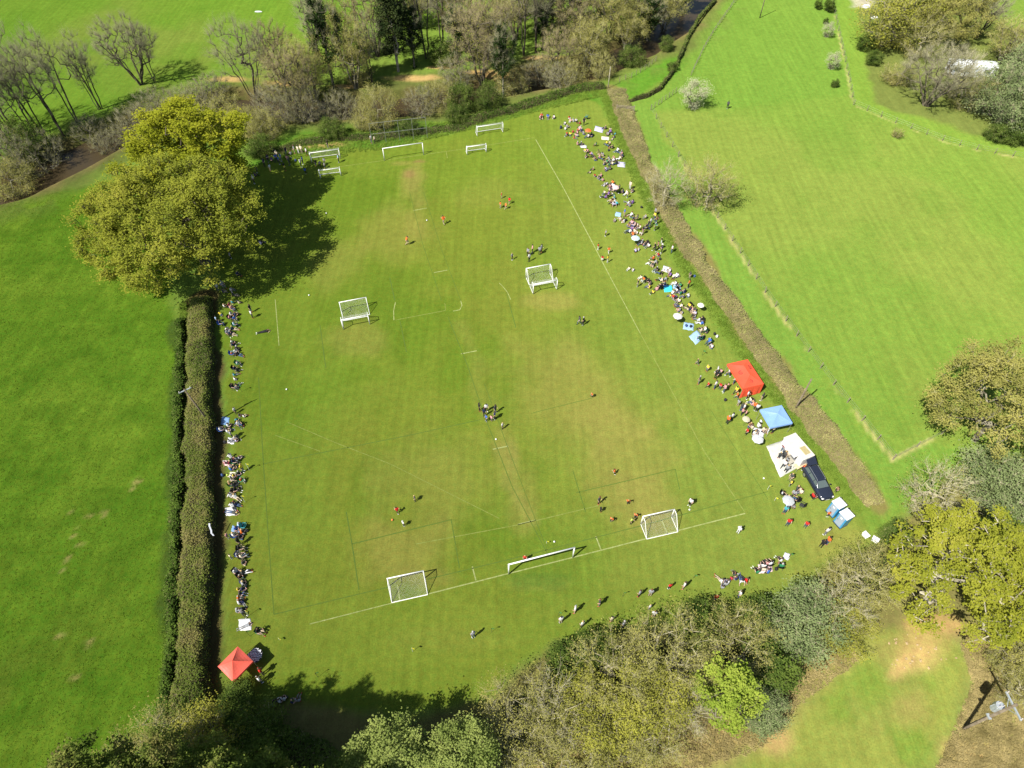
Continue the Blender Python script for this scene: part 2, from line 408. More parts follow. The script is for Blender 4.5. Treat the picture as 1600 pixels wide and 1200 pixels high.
def ground_mat():
    m, N, L = new_mat('turf')
    at_ = nd(N, 'ShaderNodeAttribute', attribute_name='cover')
    tc = nd(N, 'ShaderNodeTexCoord')
    def noise(scale, detail=4.0, rough=0.6, vec=None):
        z = nd(N, 'ShaderNodeTexNoise', Scale=scale, Detail=detail, Roughness=rough); L.new((vec or tc.outputs['Object']), z.inputs['Vector']); return z.outputs[0]
    def rng_(src, a, b, lo, hi):
        r = nd(N, 'ShaderNodeMapRange'); r.inputs[1].default_value = a; r.inputs[2].default_value = b; r.inputs[3].default_value = lo; r.inputs[4].default_value = hi
        L.new(src, r.inputs[0]); return r.outputs[0]
    def mul(a, b):
        x = nd(N, 'ShaderNodeMath', operation='MULTIPLY'); L.new(a, x.inputs[0]); L.new(b, x.inputs[1]); return x.outputs[0]
    fine = rng_(noise(6.5, 3.0, 0.7), 0.25, 0.75, 0.76, 1.24)
    mid = rng_(noise(1.1, 4.0, 0.65), 0.25, 0.75, 0.84, 1.16)
    # mowing and wear streaks run along the pitch
    mp = nd(N, 'ShaderNodeMapping'); mp.inputs['Rotation'].default_value = (0, 0, math.radians(-14.0)); mp.inputs['Scale'].default_value = (1.35, 0.055, 1)
    L.new(tc.outputs['Object'], mp.inputs['Vector'])
    streak = rng_(noise(1.0, 3.0, 0.6, mp.outputs[0]), 0.3, 0.7, 0.90, 1.10)
    v = mul(mul(fine, mid), streak)
    sc = nd(N, 'ShaderNodeVectorMath', operation='SCALE'); L.new(at_.outputs['Color'], sc.inputs[0]); L.new(v, sc.inputs['Scale'])
    hs = nd(N, 'ShaderNodeHueSaturation'); L.new(sc.outputs[0], hs.inputs['Color'])
    L.new(rng_(noise(2.3, 3.0), 0.3, 0.7, 0.485, 0.515), hs.inputs['Hue'])
    d = nd(N, 'ShaderNodeBsdfDiffuse', Roughness=1.0); L.new(hs.outputs[0], d.inputs[0])
    b = nd(N, 'ShaderNodeBump', Strength=0.55, Distance=0.09); L.new(noise(5.0, 4.0, 0.7), b.inputs['Height']); L.new(b.outputs[0], d.inputs['Normal'])
    o = nd(N, 'ShaderNodeOutputMaterial'); L.new(d.outputs[0], o.inputs[0])
    return m
M_TURF = ground_mat()
gme = mesh_np('ground', np.stack([GX, GY, GZ], -1).reshape(-1, 3), gf, [M_TURF], smooth=True)
ca = gme.color_attributes.new('cover', 'FLOAT_COLOR', 'POINT')
ca.data.foreach_set('color', np.concatenate([gc.reshape(-1, 3), np.ones((nx * ny, 1))], 1).astype(np.float32).ravel())
structure(obj('ground', gme))

# river water
def ribbon(pts, w, z):
    pts = np.array(pts); t = np.gradient(pts, axis=0); t /= np.linalg.norm(t, axis=1)[:, None]
    n = np.stack([-t[:, 1], t[:, 0]], 1); w = np.asarray(w) if np.ndim(w) else np.full(len(pts), w)
    a = pts + n * w[:, None]; b = pts - n * w[:, None]
    V = np.concatenate([np.c_[a, np.full(len(a), z)], np.c_[b, np.full(len(b), z)]])
    k = len(pts); i = np.arange(k - 1)
    return V, np.stack([i, i + k, i + k + 1, i + 1], 1)
def resample(pts, st):
    pts = np.array(pts, float); s = np.concatenate([[0], np.cumsum(np.linalg.norm(np.diff(pts, axis=0), axis=1))])
    q = np.linspace(0, s[-1], max(2, int(s[-1] / st) + 1))
    return np.stack([np.interp(q, s, pts[:, k]) for k in range(pts.shape[1])], 1)
m, N, L = new_mat('river_water')
p = nd(N, 'ShaderNodeBsdfPrincipled', Roughness=0.3); p.inputs['Base Color'].default_value = (0.050, 0.037, 0.018, 1); p.inputs['Specular IOR Level'].default_value = 0.15
tc = nd(N, 'ShaderNodeTexCoord'); nz = nd(N, 'ShaderNodeTexNoise', Scale=1.6, Detail=4.0); L.new(tc.outputs['Object'], nz.inputs['Vector'])
b = nd(N, 'ShaderNodeBump', Strength=0.35, Distance=0.05); L.new(nz.outputs[0], b.inputs['Height']); L.new(b.outputs[0], p.inputs['Normal'])
o = nd(N, 'ShaderNodeOutputMaterial'); L.new(p.outputs[0], o.inputs[0])
V, Fc = ribbon(resample(RIVER, 2.0), 5.6, -1.25)
structure(obj('river_water', mesh_np('river_water', V, Fc, [m], smooth=True)))

# painted pitch markings: thin worn sheets just above the turf
def line_mat(name, col, cover):
    m, N, L = new_mat(name)
    tc = nd(N, 'ShaderNodeTexCoord'); nz = nd(N, 'ShaderNodeTexNoise', Scale=2.2, Detail=6.0, Roughness=0.75); L.new(tc.outputs['Object'], nz.inputs['Vector'])
    r = nd(N, 'ShaderNodeMapRange'); r.inputs[1].default_value = 0.3; r.inputs[2].default_value = 0.7; r.inputs[3].default_value = max(0, cover - 0.35); r.inputs[4].default_value = min(1, cover + 0.35)
    L.new(nz.outputs[0], r.inputs[0])
    mx = nd(N, 'ShaderNodeMix', data_type='RGBA'); L.new(r.outputs[0], mx.inputs[0]); mx.inputs[6].default_value = (0.118, 0.152, 0.02, 1); mx.inputs[7].default_value = (*col, 1)
    d = nd(N, 'ShaderNodeBsdfDiffuse', Roughness=1.0); L.new(mx.outputs[2], d.inputs[0])
    o = nd(N, 'ShaderNodeOutputMaterial'); L.new(d.outputs[0], o.inputs[0])
    return m
M_WL = line_mat('white_line_paint', (0.40, 0.43, 0.20), 0.46); M_WF = line_mat('faint_line_paint', (0.30, 0.33, 0.11), 0.3); M_GL = line_mat('old_green_line', (0.04, 0.105, 0.03), 0.42)
def marking(pts, mat, w, z=0.006):
    V, Fc = ribbon(resample(P2(pts), 0.8), w / 2, z)
    structure(obj('pitch_marking', mesh_np('pitch_marking', V, Fc, [mat])))
for pts, mt, w in (
    ([(484, 975), (610, 943)], M_WL, .1), ([(610, 943), (795, 896), (895, 871), (1165, 802)], M_WL, .13),
    ([(837, 218), (880, 293), (925, 378), (952, 430)], M_WL, .13), ([(952, 430), (1000, 520)], M_WL, .1), ([(1000, 520), (1060, 630), (1100, 705), (1165, 802)], M_WF, .1),
    ([(430, 468), (436, 540)], M_WL, .1), ([(520, 262), (601, 250.5), (662, 241.5)], M_WF, .12), ([(662, 241.5), (730, 232), (835, 215)], M_WF, .12),
    ([(646, 329), (667, 325)], M_WL, .14), ([(678, 426), (699, 422)], M_WL, .14), ([(720, 553), (745, 548)], M_WL, .14), ([(770, 702), (794, 697)], M_WL, .16), ([(809, 819.5), (836, 813)], M_WL, .16),
    ([(780, 442), (787, 449), (793, 457), (798, 468)], M_WL, .1), ([(618, 472), (615, 485), (615.5, 500)], M_WL, .12), ([(720, 470), (722, 478), (719, 484), (708, 486)], M_WL, .12), ([(695, 474), (697, 485), (660, 492), (618, 500)], M_WF, .1),
    ([(738, 885), (743.5, 907)], M_WL, .14), ([(931, 838), (939, 859)], M_WL, .14), ([(1033, 811), (1043, 834)], M_WL, .14), ([(621, 914), (625, 938)], M_WL, .12), ([(697, 236), (699, 247)], M_WF, .12),
    ([(450, 660), (520, 690), (610, 725), (700, 770), (780, 810)], M_WF, .08), ([(430, 680), (500, 705)], M_WF, .08), ([(650, 850), (810, 820), (935, 790)], M_WF, .1),
    ([(404, 590), (410, 700), (418, 820), (428, 960)], M_GL, .1), ([(428, 960), (570, 926), (610, 917)], M_GL, .1), ([(668, 905), (800, 873), (1000, 822), (1200, 768)], M_GL, .1),
    ([(550, 850), (705, 812)], M_GL, .12), ([(541, 800), (550, 850), (561, 922)], M_GL, .12), ([(705, 812), (718, 888)], M_GL, .1),
    ([(411, 725), (550, 698), (640, 680), (750, 656)], M_GL, .1), ([(700, 495), (730, 570), (757, 650), (800, 760), (858, 870)], M_GL, .09), ([(757, 600), (790, 690), (855, 860)], M_GL, .07),
    ([(609, 434), (617, 470)], M_GL, .14), ([(625, 502), (635, 550)], M_GL, .12), ([(500, 508), (509, 575)], M_GL, .12), ([(792, 460), (806, 512)], M_GL, .12), ([(640, 300), (660, 380), (690, 470)], M_GL, .07), ([(662, 300), (690, 390), (720, 470)], M_GL, .07),
    ([(900, 770), (985, 750), (1055, 733)], M_GL, .1), ([(1055, 733), (1062, 765)], M_GL, .1), ([(895, 735), (915, 800)], M_GL, .1), ([(833, 645), (925, 622)], M_GL, .08), ([(1110, 640), (1200, 780)], M_GL, .07)):
    marking(pts, mt, w)
# ------------------------------------------------------------------ tree generator
def prisms(A, B, RA, RB, k):
    """k-sided tapered prisms from A to B -> verts, quad faces"""
    n = len(A); D = B - A; Ln = np.linalg.norm(D, axis=1, keepdims=True) + 1e-9; D = D / Ln
    ref = np.where(np.abs(D[:, 2:3]) > 0.9, np.array([[1.0, 0, 0]]), np.array([[0, 0, 1.0]]))
    U = np.cross(D, ref); U /= np.linalg.norm(U, axis=1, keepdims=True) + 1e-9; W = np.cross(D, U)
    a = np.arange(k) * 2 * np.pi / k
    off = U[:, None, :] * np.cos(a)[None, :, None] + W[:, None, :] * np.sin(a)[None, :, None]
    Va = A[:, None, :] + off * RA[:, None, None]; Vb = B[:, None, :] + off * RB[:, None, None]
    V = np.concatenate([Va, Vb], 1).reshape(-1, 3)
    base = (np.arange(n) * 2 * k)[:, None]; i = np.arange(k); j = (i + 1) % k
    Fq = np.stack([base + i, base + j, base + k + j, base + k + i], -1).reshape(-1, 4)
    return V, Fq
def spikes(A, B, R):
    """thin three-sided twigs that taper to a point -> verts, triangles"""
    n = len(A); D = B - A; D = D / (np.linalg.norm(D, axis=1, keepdims=True) + 1e-9)
    ref = np.where(np.abs(D[:, 2:3]) > 0.9, np.array([[1.0, 0, 0]]), np.array([[0, 0, 1.0]]))
    U = np.cross(D, ref); U /= np.linalg.norm(U, axis=1, keepdims=True) + 1e-9; W = np.cross(D, U)
    a = np.arange(3) * 2 * np.pi / 3
    off = U[:, None, :] * np.cos(a)[None, :, None] + W[:, None, :] * np.sin(a)[None, :, None]
    Va = A[:, None, :] + off * np.asarray(R).reshape(-1, 1, 1)
    V = np.concatenate([Va, B[:, None, :]], 1).reshape(-1, 3)
    b = (np.arange(n) * 4)[:, None]; i = np.arange(3); j = (i + 1) % 3
    return V, np.stack([b + i, b + j, b + 3 + 0 * i], -1).reshape(-1, 3)
def leaf_quads(Pn, size, r, up=0.95):
    """small leaf faces, slightly folded by random tilt"""
    n = len(Pn); Nn = r.normal(size=(n, 3)); Nn[:, 2] += up * 2.0; Nn /= np.linalg.norm(Nn, axis=1, keepdims=True)
    T = r.normal(size=(n, 3)); T -= Nn * (T * Nn).sum(1, keepdims=True); T /= np.linalg.norm(T, axis=1, keepdims=True) + 1e-9
    Bn = np.cross(Nn, T); s = (np.asarray(size) * (0.6 + 0.8 * r.random(n)))[:, None]
    asp = (0.45 + 0.4 * r.random(n))[:, None]
    V = np.stack([Pn - T * s, Pn + Bn * s * asp, Pn + T * s, Pn - Bn * s * asp], 1).reshape(-1, 3)
    return V, np.arange(4 * n).reshape(n, 4)

def grow(seed, targets, stems, step=0.9, jit=0.16, up=0.25):
    """branch skeleton: stems first, then each target joins the nearest limb"""
    r = np.random.default_rng(seed)
    Pn, par = [], []
    for st in stems:
        prev = -1
        for q in st: Pn.append(np.array(q, float)); par.append(prev); prev = len(Pn) - 1
    c0 = np.mean([s[0] for s in stems], axis=0)
    tips = []
    order = np.argsort(np.linalg.norm((targets - c0) * np.array([1, 1, .7]), axis=1))
    buf = np.zeros((60000, 3)); buf[:len(Pn)] = Pn; n = len(Pn)
    for ti in order:
        T = targets[ti]; dv = T - buf[:n]
        dist = np.linalg.norm(dv, axis=1) + np.maximum(0, -dv[:, 2]) * 0.9 + 0.05 * np.linalg.norm(buf[:n, :2] - T[:2], axis=1)
        if n > len(stems[0]) + 5: dist[0] += 3
        k = int(np.argmin(dist)); a = buf[k]; L = np.linalg.norm(T - a); m = max(1, int(L / step))
        prev = k
        for s in range(1, m + 1):
            u = s / m; q = a + (T - a) * u; q = q + r.normal(size=3) * jit * (1 if s < m else 0)
            q[2] += up * L * 0.25 * math.sin(math.pi * u) * (1 if s < m else 0)
            buf[n] = q; par.append(prev); prev = n; n += 1
        tips.append(prev)
    par = np.array(par); Q = buf[:n].copy()
    cnt = np.zeros(n); cnt[tips] += 1
    for i in range(n - 1, -1, -1):
        if par[i] >= 0: cnt[par[i]] += cnt[i]
    return Q, par, cnt, np.array(tips)

def crown_targets(r, n, c, rad, lobes, fill=0.45, gap=0.62, lsz=1.0):
    """points spread over an uneven, lobed crown"""
    c = np.array(c); rad = np.array(rad)
    lc = []
    while len(lc) < lobes:
        v = r.normal(size=3); v /= np.linalg.norm(v); v[2] = v[2] if v[2] > -0.45 else -v[2] * 0.5
        lc.append(v * ((0.55 + 0.2 * r.random()) if lsz >= 1 else (0.45 + 0.47 * r.random())))
    lc = np.array(lc); lr = (0.28 + 0.22 * r.random(lobes)) * lsz
    out = []
    while len(out) < n:
        v = r.normal(size=3); v /= np.linalg.norm(v); v *= r.random() ** fill
        if np.min(np.linalg.norm(lc - v, axis=1) / lr) < 1.0 + 0.15 * r.random() or r.random() > gap: 
            if v[2] > -0.75: out.append(c + v * rad)
    return np.array(out)

def make_tree(name, seed, c, rad, n_t, trunk_r, stems=None, base=None, lobes=16, twigs=(14, 1.1, 0.012), leaves=(0, 0.2, 0.5), mats=None, fill=0.42, gap=0.7, up=0.25, min_r=0.014, twig_up=0.5, ivy=0, hang=0.0, lsz=1.0, jit=0.16):
    """returns (trunk mesh, crown mesh)"""
    r = np.random.default_rng(seed)
    T = crown_targets(r, n_t, c, rad, lobes, fill, gap, lsz)
    if stems is None:
        h = base if base else c[2] - rad[2] * 0.55
        st = [np.array([0, 0, -0.3])]
        for z in np.linspace(0.3, h, 6): st.append(np.array([c[0] * (z / c[2]) ** 1.5 + r.normal() * .07, c[1] * (z / c[2]) ** 1.5 + r.normal() * .07, z]))
        stems = [st]
    Q, par, cnt, tips = grow(seed + 1, T, stems, up=up, jit=jit)
    tot = max(cnt.max(), 1); R = np.maximum(min_r, trunk_r * (cnt / tot) ** 0.52)
    ch = np.where(par >= 0)[0]; A, B = Q[par[ch]], Q[ch]; RA, RB = np.minimum(R[par[ch]], R[ch] * 1.35), R[ch]
    big = RA > trunk_r * 0.16
    V1, F1 = prisms(A[big], B[big], RA[big], RB[big], 7); V2, F2 = prisms(A[~big], B[~big], RA[~big], RB[~big], 3)
    trunk = mesh_np(name + '_trunk', np.concatenate([V1, V2]), [np.concatenate([F1, F2 + len(V1)])], [mats['bark']], smooth=True)
    # twigs sprout from the thin outer branches
    Vc, Ft, Fq, mi = [], [], [], []
    off = 0
    k, ln, tr = twigs
    cc = np.array(c)
    thin = np.where(cnt <= 9)[0]
    if k > 0:
        src = np.repeat(Q[tips], k, axis=0) if len(thin) == 0 else Q[r.choice(thin, len(tips) * k)]
        src = src + r.normal(size=src.shape) * 0.05
        D = (src - cc) / np.array(rad); D /= np.linalg.norm(D, axis=1, keepdims=True) + 1e-9
        D = D * 0.75 + r.normal(size=D.shape) * 0.5; D[:, 2] += twig_up; D[:, 2] -= hang
        D /= np.linalg.norm(D, axis=1, keepdims=True)
        E = src + D * (ln * (0.4 + 0.9 * r.random(len(src))))[:, None]
        V, Fx = spikes(src, E, tr * (0.6 + 0.8 * r.random(len(src)))); Vc.append(V); Ft.append(Fx + off); off += len(V); mi += [0] * len(Fx)
        # side twigs
        m = len(src); sel = r.random(m) < 0.7; s2 = src[sel] + (E[sel] - src[sel]) * (0.3 + 0.5 * r.random(sel.sum()))[:, None]
        D2 = D[sel] + r.normal(size=(sel.sum(), 3)) * 0.7; D2 /= np.linalg.norm(D2, axis=1, keepdims=True)
        V, Fx = spikes(s2, s2 + D2 * (ln * 0.55 * (0.4 + 0.9 * r.random(len(s2))))[:, None], np.full(len(s2), tr * 0.7)); Vc.append(V); Ft.append(Fx + off); off += len(V); mi += [0] * len(Fx)
        tipsP = np.concatenate([E, s2])
    else: tipsP = Q[tips]
    nl, ls, sp = leaves
    if nl > 0:
        base_p = tipsP[r.integers(0, len(tipsP), nl)] + r.normal(size=(nl, 3)) * sp * np.array([1, 1, .6])
        base_p[:, 2] -= hang * r.random(nl) * 1.2
        base_p = base_p[base_p[:, 2] > 0.15]
        V, Fx = leaf_quads(base_p, np.full(len(base_p), ls), r); Vc.append(V); Fq.append(Fx + off); off += len(V)
    if ivy > 0:      # evergreen climber wrapped round trunk and main limbs
        bi = np.where(big)[0]; w = bi[r.integers(0, len(bi), ivy)]; u = r.random(ivy)[:, None]
        pp = A[w] * (1 - u) + B[w] * u + r.normal(size=(ivy, 3)) * (0.28 + RA[w][:, None])
        pp = pp[pp[:, 2] > 0.1]
        V, Fx = leaf_quads(pp, np.full(len(pp), 0.17), r); Vc.append(V); Fq.append(Fx + off); n_ivy = len(Fx)
    faces = []; mi2 = list(mi)
    if Ft: faces.append(np.concatenate(Ft))
    if Fq: faces.append(np.concatenate(Fq)); nq = len(faces[-1]); mi2 += ([1] * (nq - (n_ivy if ivy else 0)) + [2] * (n_ivy if ivy else 0))
    crown = mesh_np(name + '_crown', np.concatenate(Vc), faces, [mats['twig'], mats.get('leaf', mats['twig']), M_IVY], mi2)
    return trunk, crown

M_IVY = leaf_mat('ivy_leaves', (0.012, 0.028, 0.008), (0.045, 0.075, 0.018), 0.12, 0.6)
B_GREY = bark_mat('grey_bark', (0.10, 0.09, 0.06), (0.26, 0.24, 0.17)); B_DARK = bark_mat('dark_bark', (0.06, 0.052, 0.034), (0.17, 0.15, 0.10)); B_PALE = bark_mat('pale_bark', (0.22, 0.20, 0.14), (0.48, 0.44, 0.33))
B_TAN = bark_mat('tan_bark', (0.17, 0.155, 0.095), (0.37, 0.34, 0.22)); T_GREY = bark_mat('grey_twigs', (0.15, 0.145, 0.085), (0.31, 0.295, 0.175), 0.4); T_BROWN = bark_mat('brown_twigs', (0.16, 0.135, 0.075), (0.33, 0.28, 0.155), 0.4); T_OLIVE = bark_mat('olive_twigs', (0.23, 0.22, 0.09), (0.48, 0.45, 0.20), 0.4)
T_PALE = bark_mat('pale_twigs', (0.27, 0.25, 0.15), (0.50, 0.47, 0.30), 0.4)
L_OAK = leaf_mat('young_oak_leaves', (0.21, 0.25, 0.034), (0.40, 0.395, 0.065), 0.40, 0.11, (0.345, 0.365, 0.046))
L_OAKY = leaf_mat('bright_oak_leaves', (0.21, 0.25, 0.02), (0.42, 0.42, 0.04), 0.38, 0.2, (0.32, 0.345, 0.026))
L_OAKR = leaf_mat('lime_oak_leaves', (0.19, 0.22, 0.024), (0.43, 0.42, 0.065), 0.38, 0.25, (0.32, 0.335, 0.038))
L_OLIVE = leaf_mat('olive_buds', (0.19, 0.20, 0.045), (0.42, 0.39, 0.11), 0.35, 0.3)
L_WILLOW = leaf_mat('willow_leaves', (0.165, 0.225, 0.048), (0.39, 0.44, 0.125), 0.35, 0.3)
L_LIME = leaf_mat('fresh_lime_leaves', (0.19, 0.29, 0.03), (0.42, 0.49, 0.08), 0.4, 0.35)
L_YBUD = leaf_mat('yellow_buds', (0.20, 0.215, 0.03), (0.45, 0.44, 0.075), 0.35, 0.3)
L_GREEN = leaf_mat('shrub_leaves', (0.045, 0.085, 0.016), (0.16, 0.22, 0.04), 0.3, 0.4)
L_SAGE = leaf_mat('grey_green_leaves', (0.12, 0.165, 0.06), (0.30, 0.36, 0.15), 0.3, 0.35)
L_BLOSSOM = leaf_mat('pale_blossom', (0.34, 0.38, 0.18), (0.56, 0.56, 0.38), 0.3, 0.6)
L_DARK = leaf_mat('evergreen_leaves', (0.016, 0.03, 0.010), (0.065, 0.085, 0.026), 0.1, 0.5)
L_HEDGE = leaf_mat('hedge_leaves', (0.075, 0.12, 0.02), (0.25, 0.225, 0.075), 0.25, 0.28, (0.17, 0.215, 0.04))
L_BRAMBLE = leaf_mat('bramble_leaves', (0.035, 0.07, 0.012), (0.12, 0.19, 0.03), 0.25, 0.7)
L_STRAW = leaf_mat('dry_hedge_litter', (0.15, 0.15, 0.055), (0.42, 0.375, 0.155), 0.15, 0.35, (0.235, 0.25, 0.072))

def stems_of(n, spread, h, seed, r0=0.5):
    r = np.random.default_rng(seed); out = []
    for i in range(n):
        a = 2 * math.pi * i / n + r.random(); d = np.array([math.cos(a), math.sin(a), 0])
        out.append([d * r0 * r.random() + np.array([0, 0, -.3]) + d * spread * (u ** 1.2) + np.array([0, 0, (h + .3) * u]) + r.normal(size=3) * .08 * (u > 0) for u in np.linspace(0, 1, 11)])
    return out
TREES = {}
def proto(key, **kw):
    TREES[key] = make_tree(key, **kw)
proto('oak', seed=11, c=(-0.6, -2.2, 9.6), rad=(12.6, 11.8, 7.2), n_t=900, trunk_r=0.8, base=4.0, lobes=85, twigs=(8, 1.0, 0.018), leaves=(74000, 0.14, 0.36), mats=dict(bark=B_DARK, twig=B_DARK, leaf=L_OAK), fill=0.36, gap=0.93, min_r=0.025, lsz=.52)
proto('oak_bright', seed=12, c=(0, 0, 11.6), rad=(9.0, 7.4, 6.6), n_t=380, trunk_r=0.5, base=5.5, lobes=50, twigs=(6, 0.8, 0.016), leaves=(46000, 0.14, 0.34), mats=dict(bark=B_DARK, twig=B_DARK, leaf=L_OAKY), fill=0.34, gap=0.93, lsz=.6)
proto('oak_lime', seed=13, c=(0, 0, 7.4), rad=(7.4, 7.2, 5.2), n_t=300, trunk_r=0.5, base=2.6, lobes=62, twigs=(6, 0.6, 0.02), leaves=(25000, 0.115, 0.25), mats=dict(bark=B_PALE, twig=B_PALE, leaf=L_OAKR), fill=0.34, gap=0.97, min_r=0.05, lsz=.5)
proto('oak_olive', seed=14, c=(0, 0, 7.8), rad=(8.2, 7.8, 5.2), n_t=320, trunk_r=0.34, base=2.8, lobes=50, twigs=(14, 0.9, 0.018), leaves=(30000, 0.11, 0.36), mats=dict(bark=B_GREY, twig=T_OLIVE, leaf=L_OLIVE), fill=0.36, gap=0.93, min_r=0.04, lsz=.6)
proto('bare_tall', seed=21, c=(0, 0, 11.5), rad=(3.9, 3.7, 7.4), n_t=130, trunk_r=0.17, stems=stems_of(2, 1.5, 14.5, 31, .3), lobes=8, twigs=(15, 2.0, 0.0115), mats=dict(bark=B_DARK, twig=T_GREY), fill=0.6, gap=0.25, up=0.15, twig_up=1.2, min_r=.02, jit=.06)
proto('bare_twin', seed=22, c=(0, 0, 10.5), rad=(6.6, 6.0, 6.4), n_t=190, trunk_r=0.22, stems=stems_of(5, 4.2, 12.0, 5), lobes=8, twigs=(16, 2.0, 0.0115), mats=dict(bark=B_DARK, twig=T_GREY), fill=0.55, gap=0.25, up=0.15, twig_up=1.0, min_r=.02, jit=.06)
proto('bare_round', seed=23, c=(0, 0, 8.2), rad=(6.4, 6.2, 5.2), n_t=220, trunk_r=0.18, stems=stems_of(7, 4.0, 9.0, 6), lobes=8, twigs=(24, 1.5, 0.0115), mats=dict(bark=B_DARK, twig=T_GREY), fill=0.4, gap=0.25, up=0.15, twig_up=0.9, min_r=.018, jit=.06)
proto('bare_brown', seed=24, c=(0, 0, 9.0), rad=(6.6, 6.2, 6.2), n_t=230, trunk_r=0.28, stems=stems_of(6, 3.6, 11.0, 7), lobes=8, twigs=(28, 1.3, 0.013), leaves=(3500, .1, .5), mats=dict(bark=B_DARK, twig=T_BROWN, leaf=L_OLIVE), fill=0.45, gap=0.3, up=0.15, twig_up=0.8, min_r=.018, jit=.07)
proto('ivy_tree', seed=25, c=(0, 0, 11.0), rad=(3.6, 3.4, 6.5), n_t=110, trunk_r=0.26, base=12.5, lobes=8, twigs=(18, 1.4, 0.013), mats=dict(bark=B_GREY, twig=T_GREY), ivy=7000, gap=.3, fill=.55, up=0.15, twig_up=1.0, jit=.07)
proto('evergreen', seed=26, c=(0, 0, 10.0), rad=(3.2, 3.0, 9.0), n_t=200, trunk_r=0.3, base=14.0, lobes=18, twigs=(6, 0.7, 0.014), leaves=(20000, 0.17, 0.45), mats=dict(bark=B_PALE, twig=B_DARK, leaf=L_DARK), fill=0.42, gap=.6)
proto('green_bare', seed=27, c=(0, 0, 8.0), rad=(5.0, 4.8, 5.6), n_t=170, trunk_r=0.22, stems=stems_of(6, 2.8, 9.5, 9), lobes=8, twigs=(20, 1.25, 0.012), leaves=(8500, 0.1, 0.5), mats=dict(bark=B_GREY, twig=T_OLIVE, leaf=L_OLIVE), fill=0.45, gap=.3, up=.15, twig_up=.8, min_r=.018, jit=.07)
proto('scrub_grey', seed=31, c=(0, 0, 2.9), rad=(5.2, 5.0, 3.2), n_t=190, trunk_r=0.12, stems=stems_of(12, 2.6, 1.6, 11, 1.8), lobes=10, twigs=(20, 1.1, 0.012), leaves=(1200, .09, .4), mats=dict(bark=B_GREY, twig=T_GREY, leaf=L_OLIVE), fill=0.42, gap=.4, twig_up=.8)
proto('scrub_olive', seed=32, c=(0, 0, 2.7), rad=(4.4, 4.2, 3.0), n_t=160, trunk_r=0.1, stems=stems_of(10, 2.0, 1.5, 12, 1.4), lobes=10, twigs=(18, 1.0, 0.012), leaves=(6500, 0.09, 0.4), mats=dict(bark=B_GREY, twig=T_OLIVE, leaf=L_OLIVE), fill=0.42, gap=.45, twig_up=.7)
proto('scrub_green', seed=33, c=(0, 0, 2.0), rad=(3.3, 3.1, 2.2), n_t=120, trunk_r=0.08, stems=stems_of(8, 1.4, 1.0, 13, 1.0), lobes=14, twigs=(9, 0.8, 0.011), leaves=(11000, 0.1, 0.36), mats=dict(bark=B_DARK, twig=T_OLIVE, leaf=L_GREEN), fill=0.4, gap=.6)
proto('hedge_bare', seed=34, c=(0, 0, 4.0), rad=(4.0, 3.8, 3.8), n_t=170, trunk_r=0.14, stems=stems_of(8, 1.8, 2.0, 14, 1.0), lobes=16, twigs=(9, 1.2, 0.012), leaves=(5200, 0.068, 0.36), mats=dict(bark=B_TAN, twig=T_OLIVE, leaf=L_OLIVE), fill=0.45, gap=.75, up=.25, twig_up=.8, min_r=.024, lsz=.8)
proto('hedge_tan', seed=35, c=(0, 0, 3.8), rad=(3.9, 3.7, 3.6), n_t=150, trunk_r=0.13, stems=stems_of(9, 2.0, 2.0, 15, .9), lobes=14, twigs=(9, 1.3, 0.012), leaves=(2200, 0.065, 0.4), mats=dict(bark=B_TAN, twig=T_PALE, leaf=L_OLIVE), fill=0.45, gap=.6, up=.25, twig_up=.9, min_r=.024, lsz=.85)
proto('hedge_yellow', seed=36, c=(0, 0, 3.8), rad=(3.5, 3.3, 3.3), n_t=130, trunk_r=0.13, stems=stems_of(6, 1.5, 2.0, 16, .7), lobes=20, twigs=(9, 1.0, 0.013), leaves=(8500, 0.08, 0.32), mats=dict(bark=B_GREY, twig=T_OLIVE, leaf=L_YBUD), fill=0.4, gap=.8, up=.3, lsz=.75)
proto('willow', seed=37, c=(0, 0, 6.4), rad=(3.4, 3.3, 4.2), n_t=150, trunk_r=0.18, base=3.0, lobes=22, twigs=(9, 0.9, 0.013), leaves=(20000, 0.095, 0.3), mats=dict(bark=B_GREY, twig=T_OLIVE, leaf=L_WILLOW), fill=0.4, gap=.75)
proto('lime_tree', seed=38, c=(0, 0, 5.2), rad=(2.9, 2.7, 4.0), n_t=90, trunk_r=0.16, base=2.4, lobes=24, twigs=(6, 0.6, 0.013), leaves=(7000, 0.12, 0.24), mats=dict(bark=B_GREY, twig=T_OLIVE, leaf=L_LIME), fill=0.42, gap=.9)
proto('sage_scrub', seed=39, c=(0, 0, 2.8), rad=(3.7, 3.5, 2.8), n_t=130, trunk_r=0.1, stems=stems_of(8, 1.6, 1.4, 17, 1.0), lobes=14, twigs=(14, 0.9, 0.012), leaves=(12000, 0.095, 0.4), mats=dict(bark=B_GREY, twig=T_PALE, leaf=L_SAGE), fill=0.4, gap=.55)
proto('blossom', seed=40, c=(0, 0, 2.6), rad=(2.1, 2.0, 2.1), n_t=70, trunk_r=0.08, stems=stems_of(3, .6, 1.2, 18, .2), lobes=10, twigs=(12, 0.7, 0.01), leaves=(4500, 0.07, 0.26), mats=dict(bark=B_DARK, twig=T_PALE, leaf=L_BLOSSOM), fill=0.42, gap=.6)
proto('dark_bush', seed=41, c=(0, 0, 2.6), rad=(2.8, 2.7, 2.8), n_t=110, trunk_r=0.09, stems=stems_of(6, 1.0, 1.4, 19, .5), lobes=14, twigs=(7, 0.7, 0.011), leaves=(10000, 0.11, 0.32), mats=dict(bark=B_DARK, twig=B_DARK, leaf=L_GREEN), fill=0.42, gap=.6)

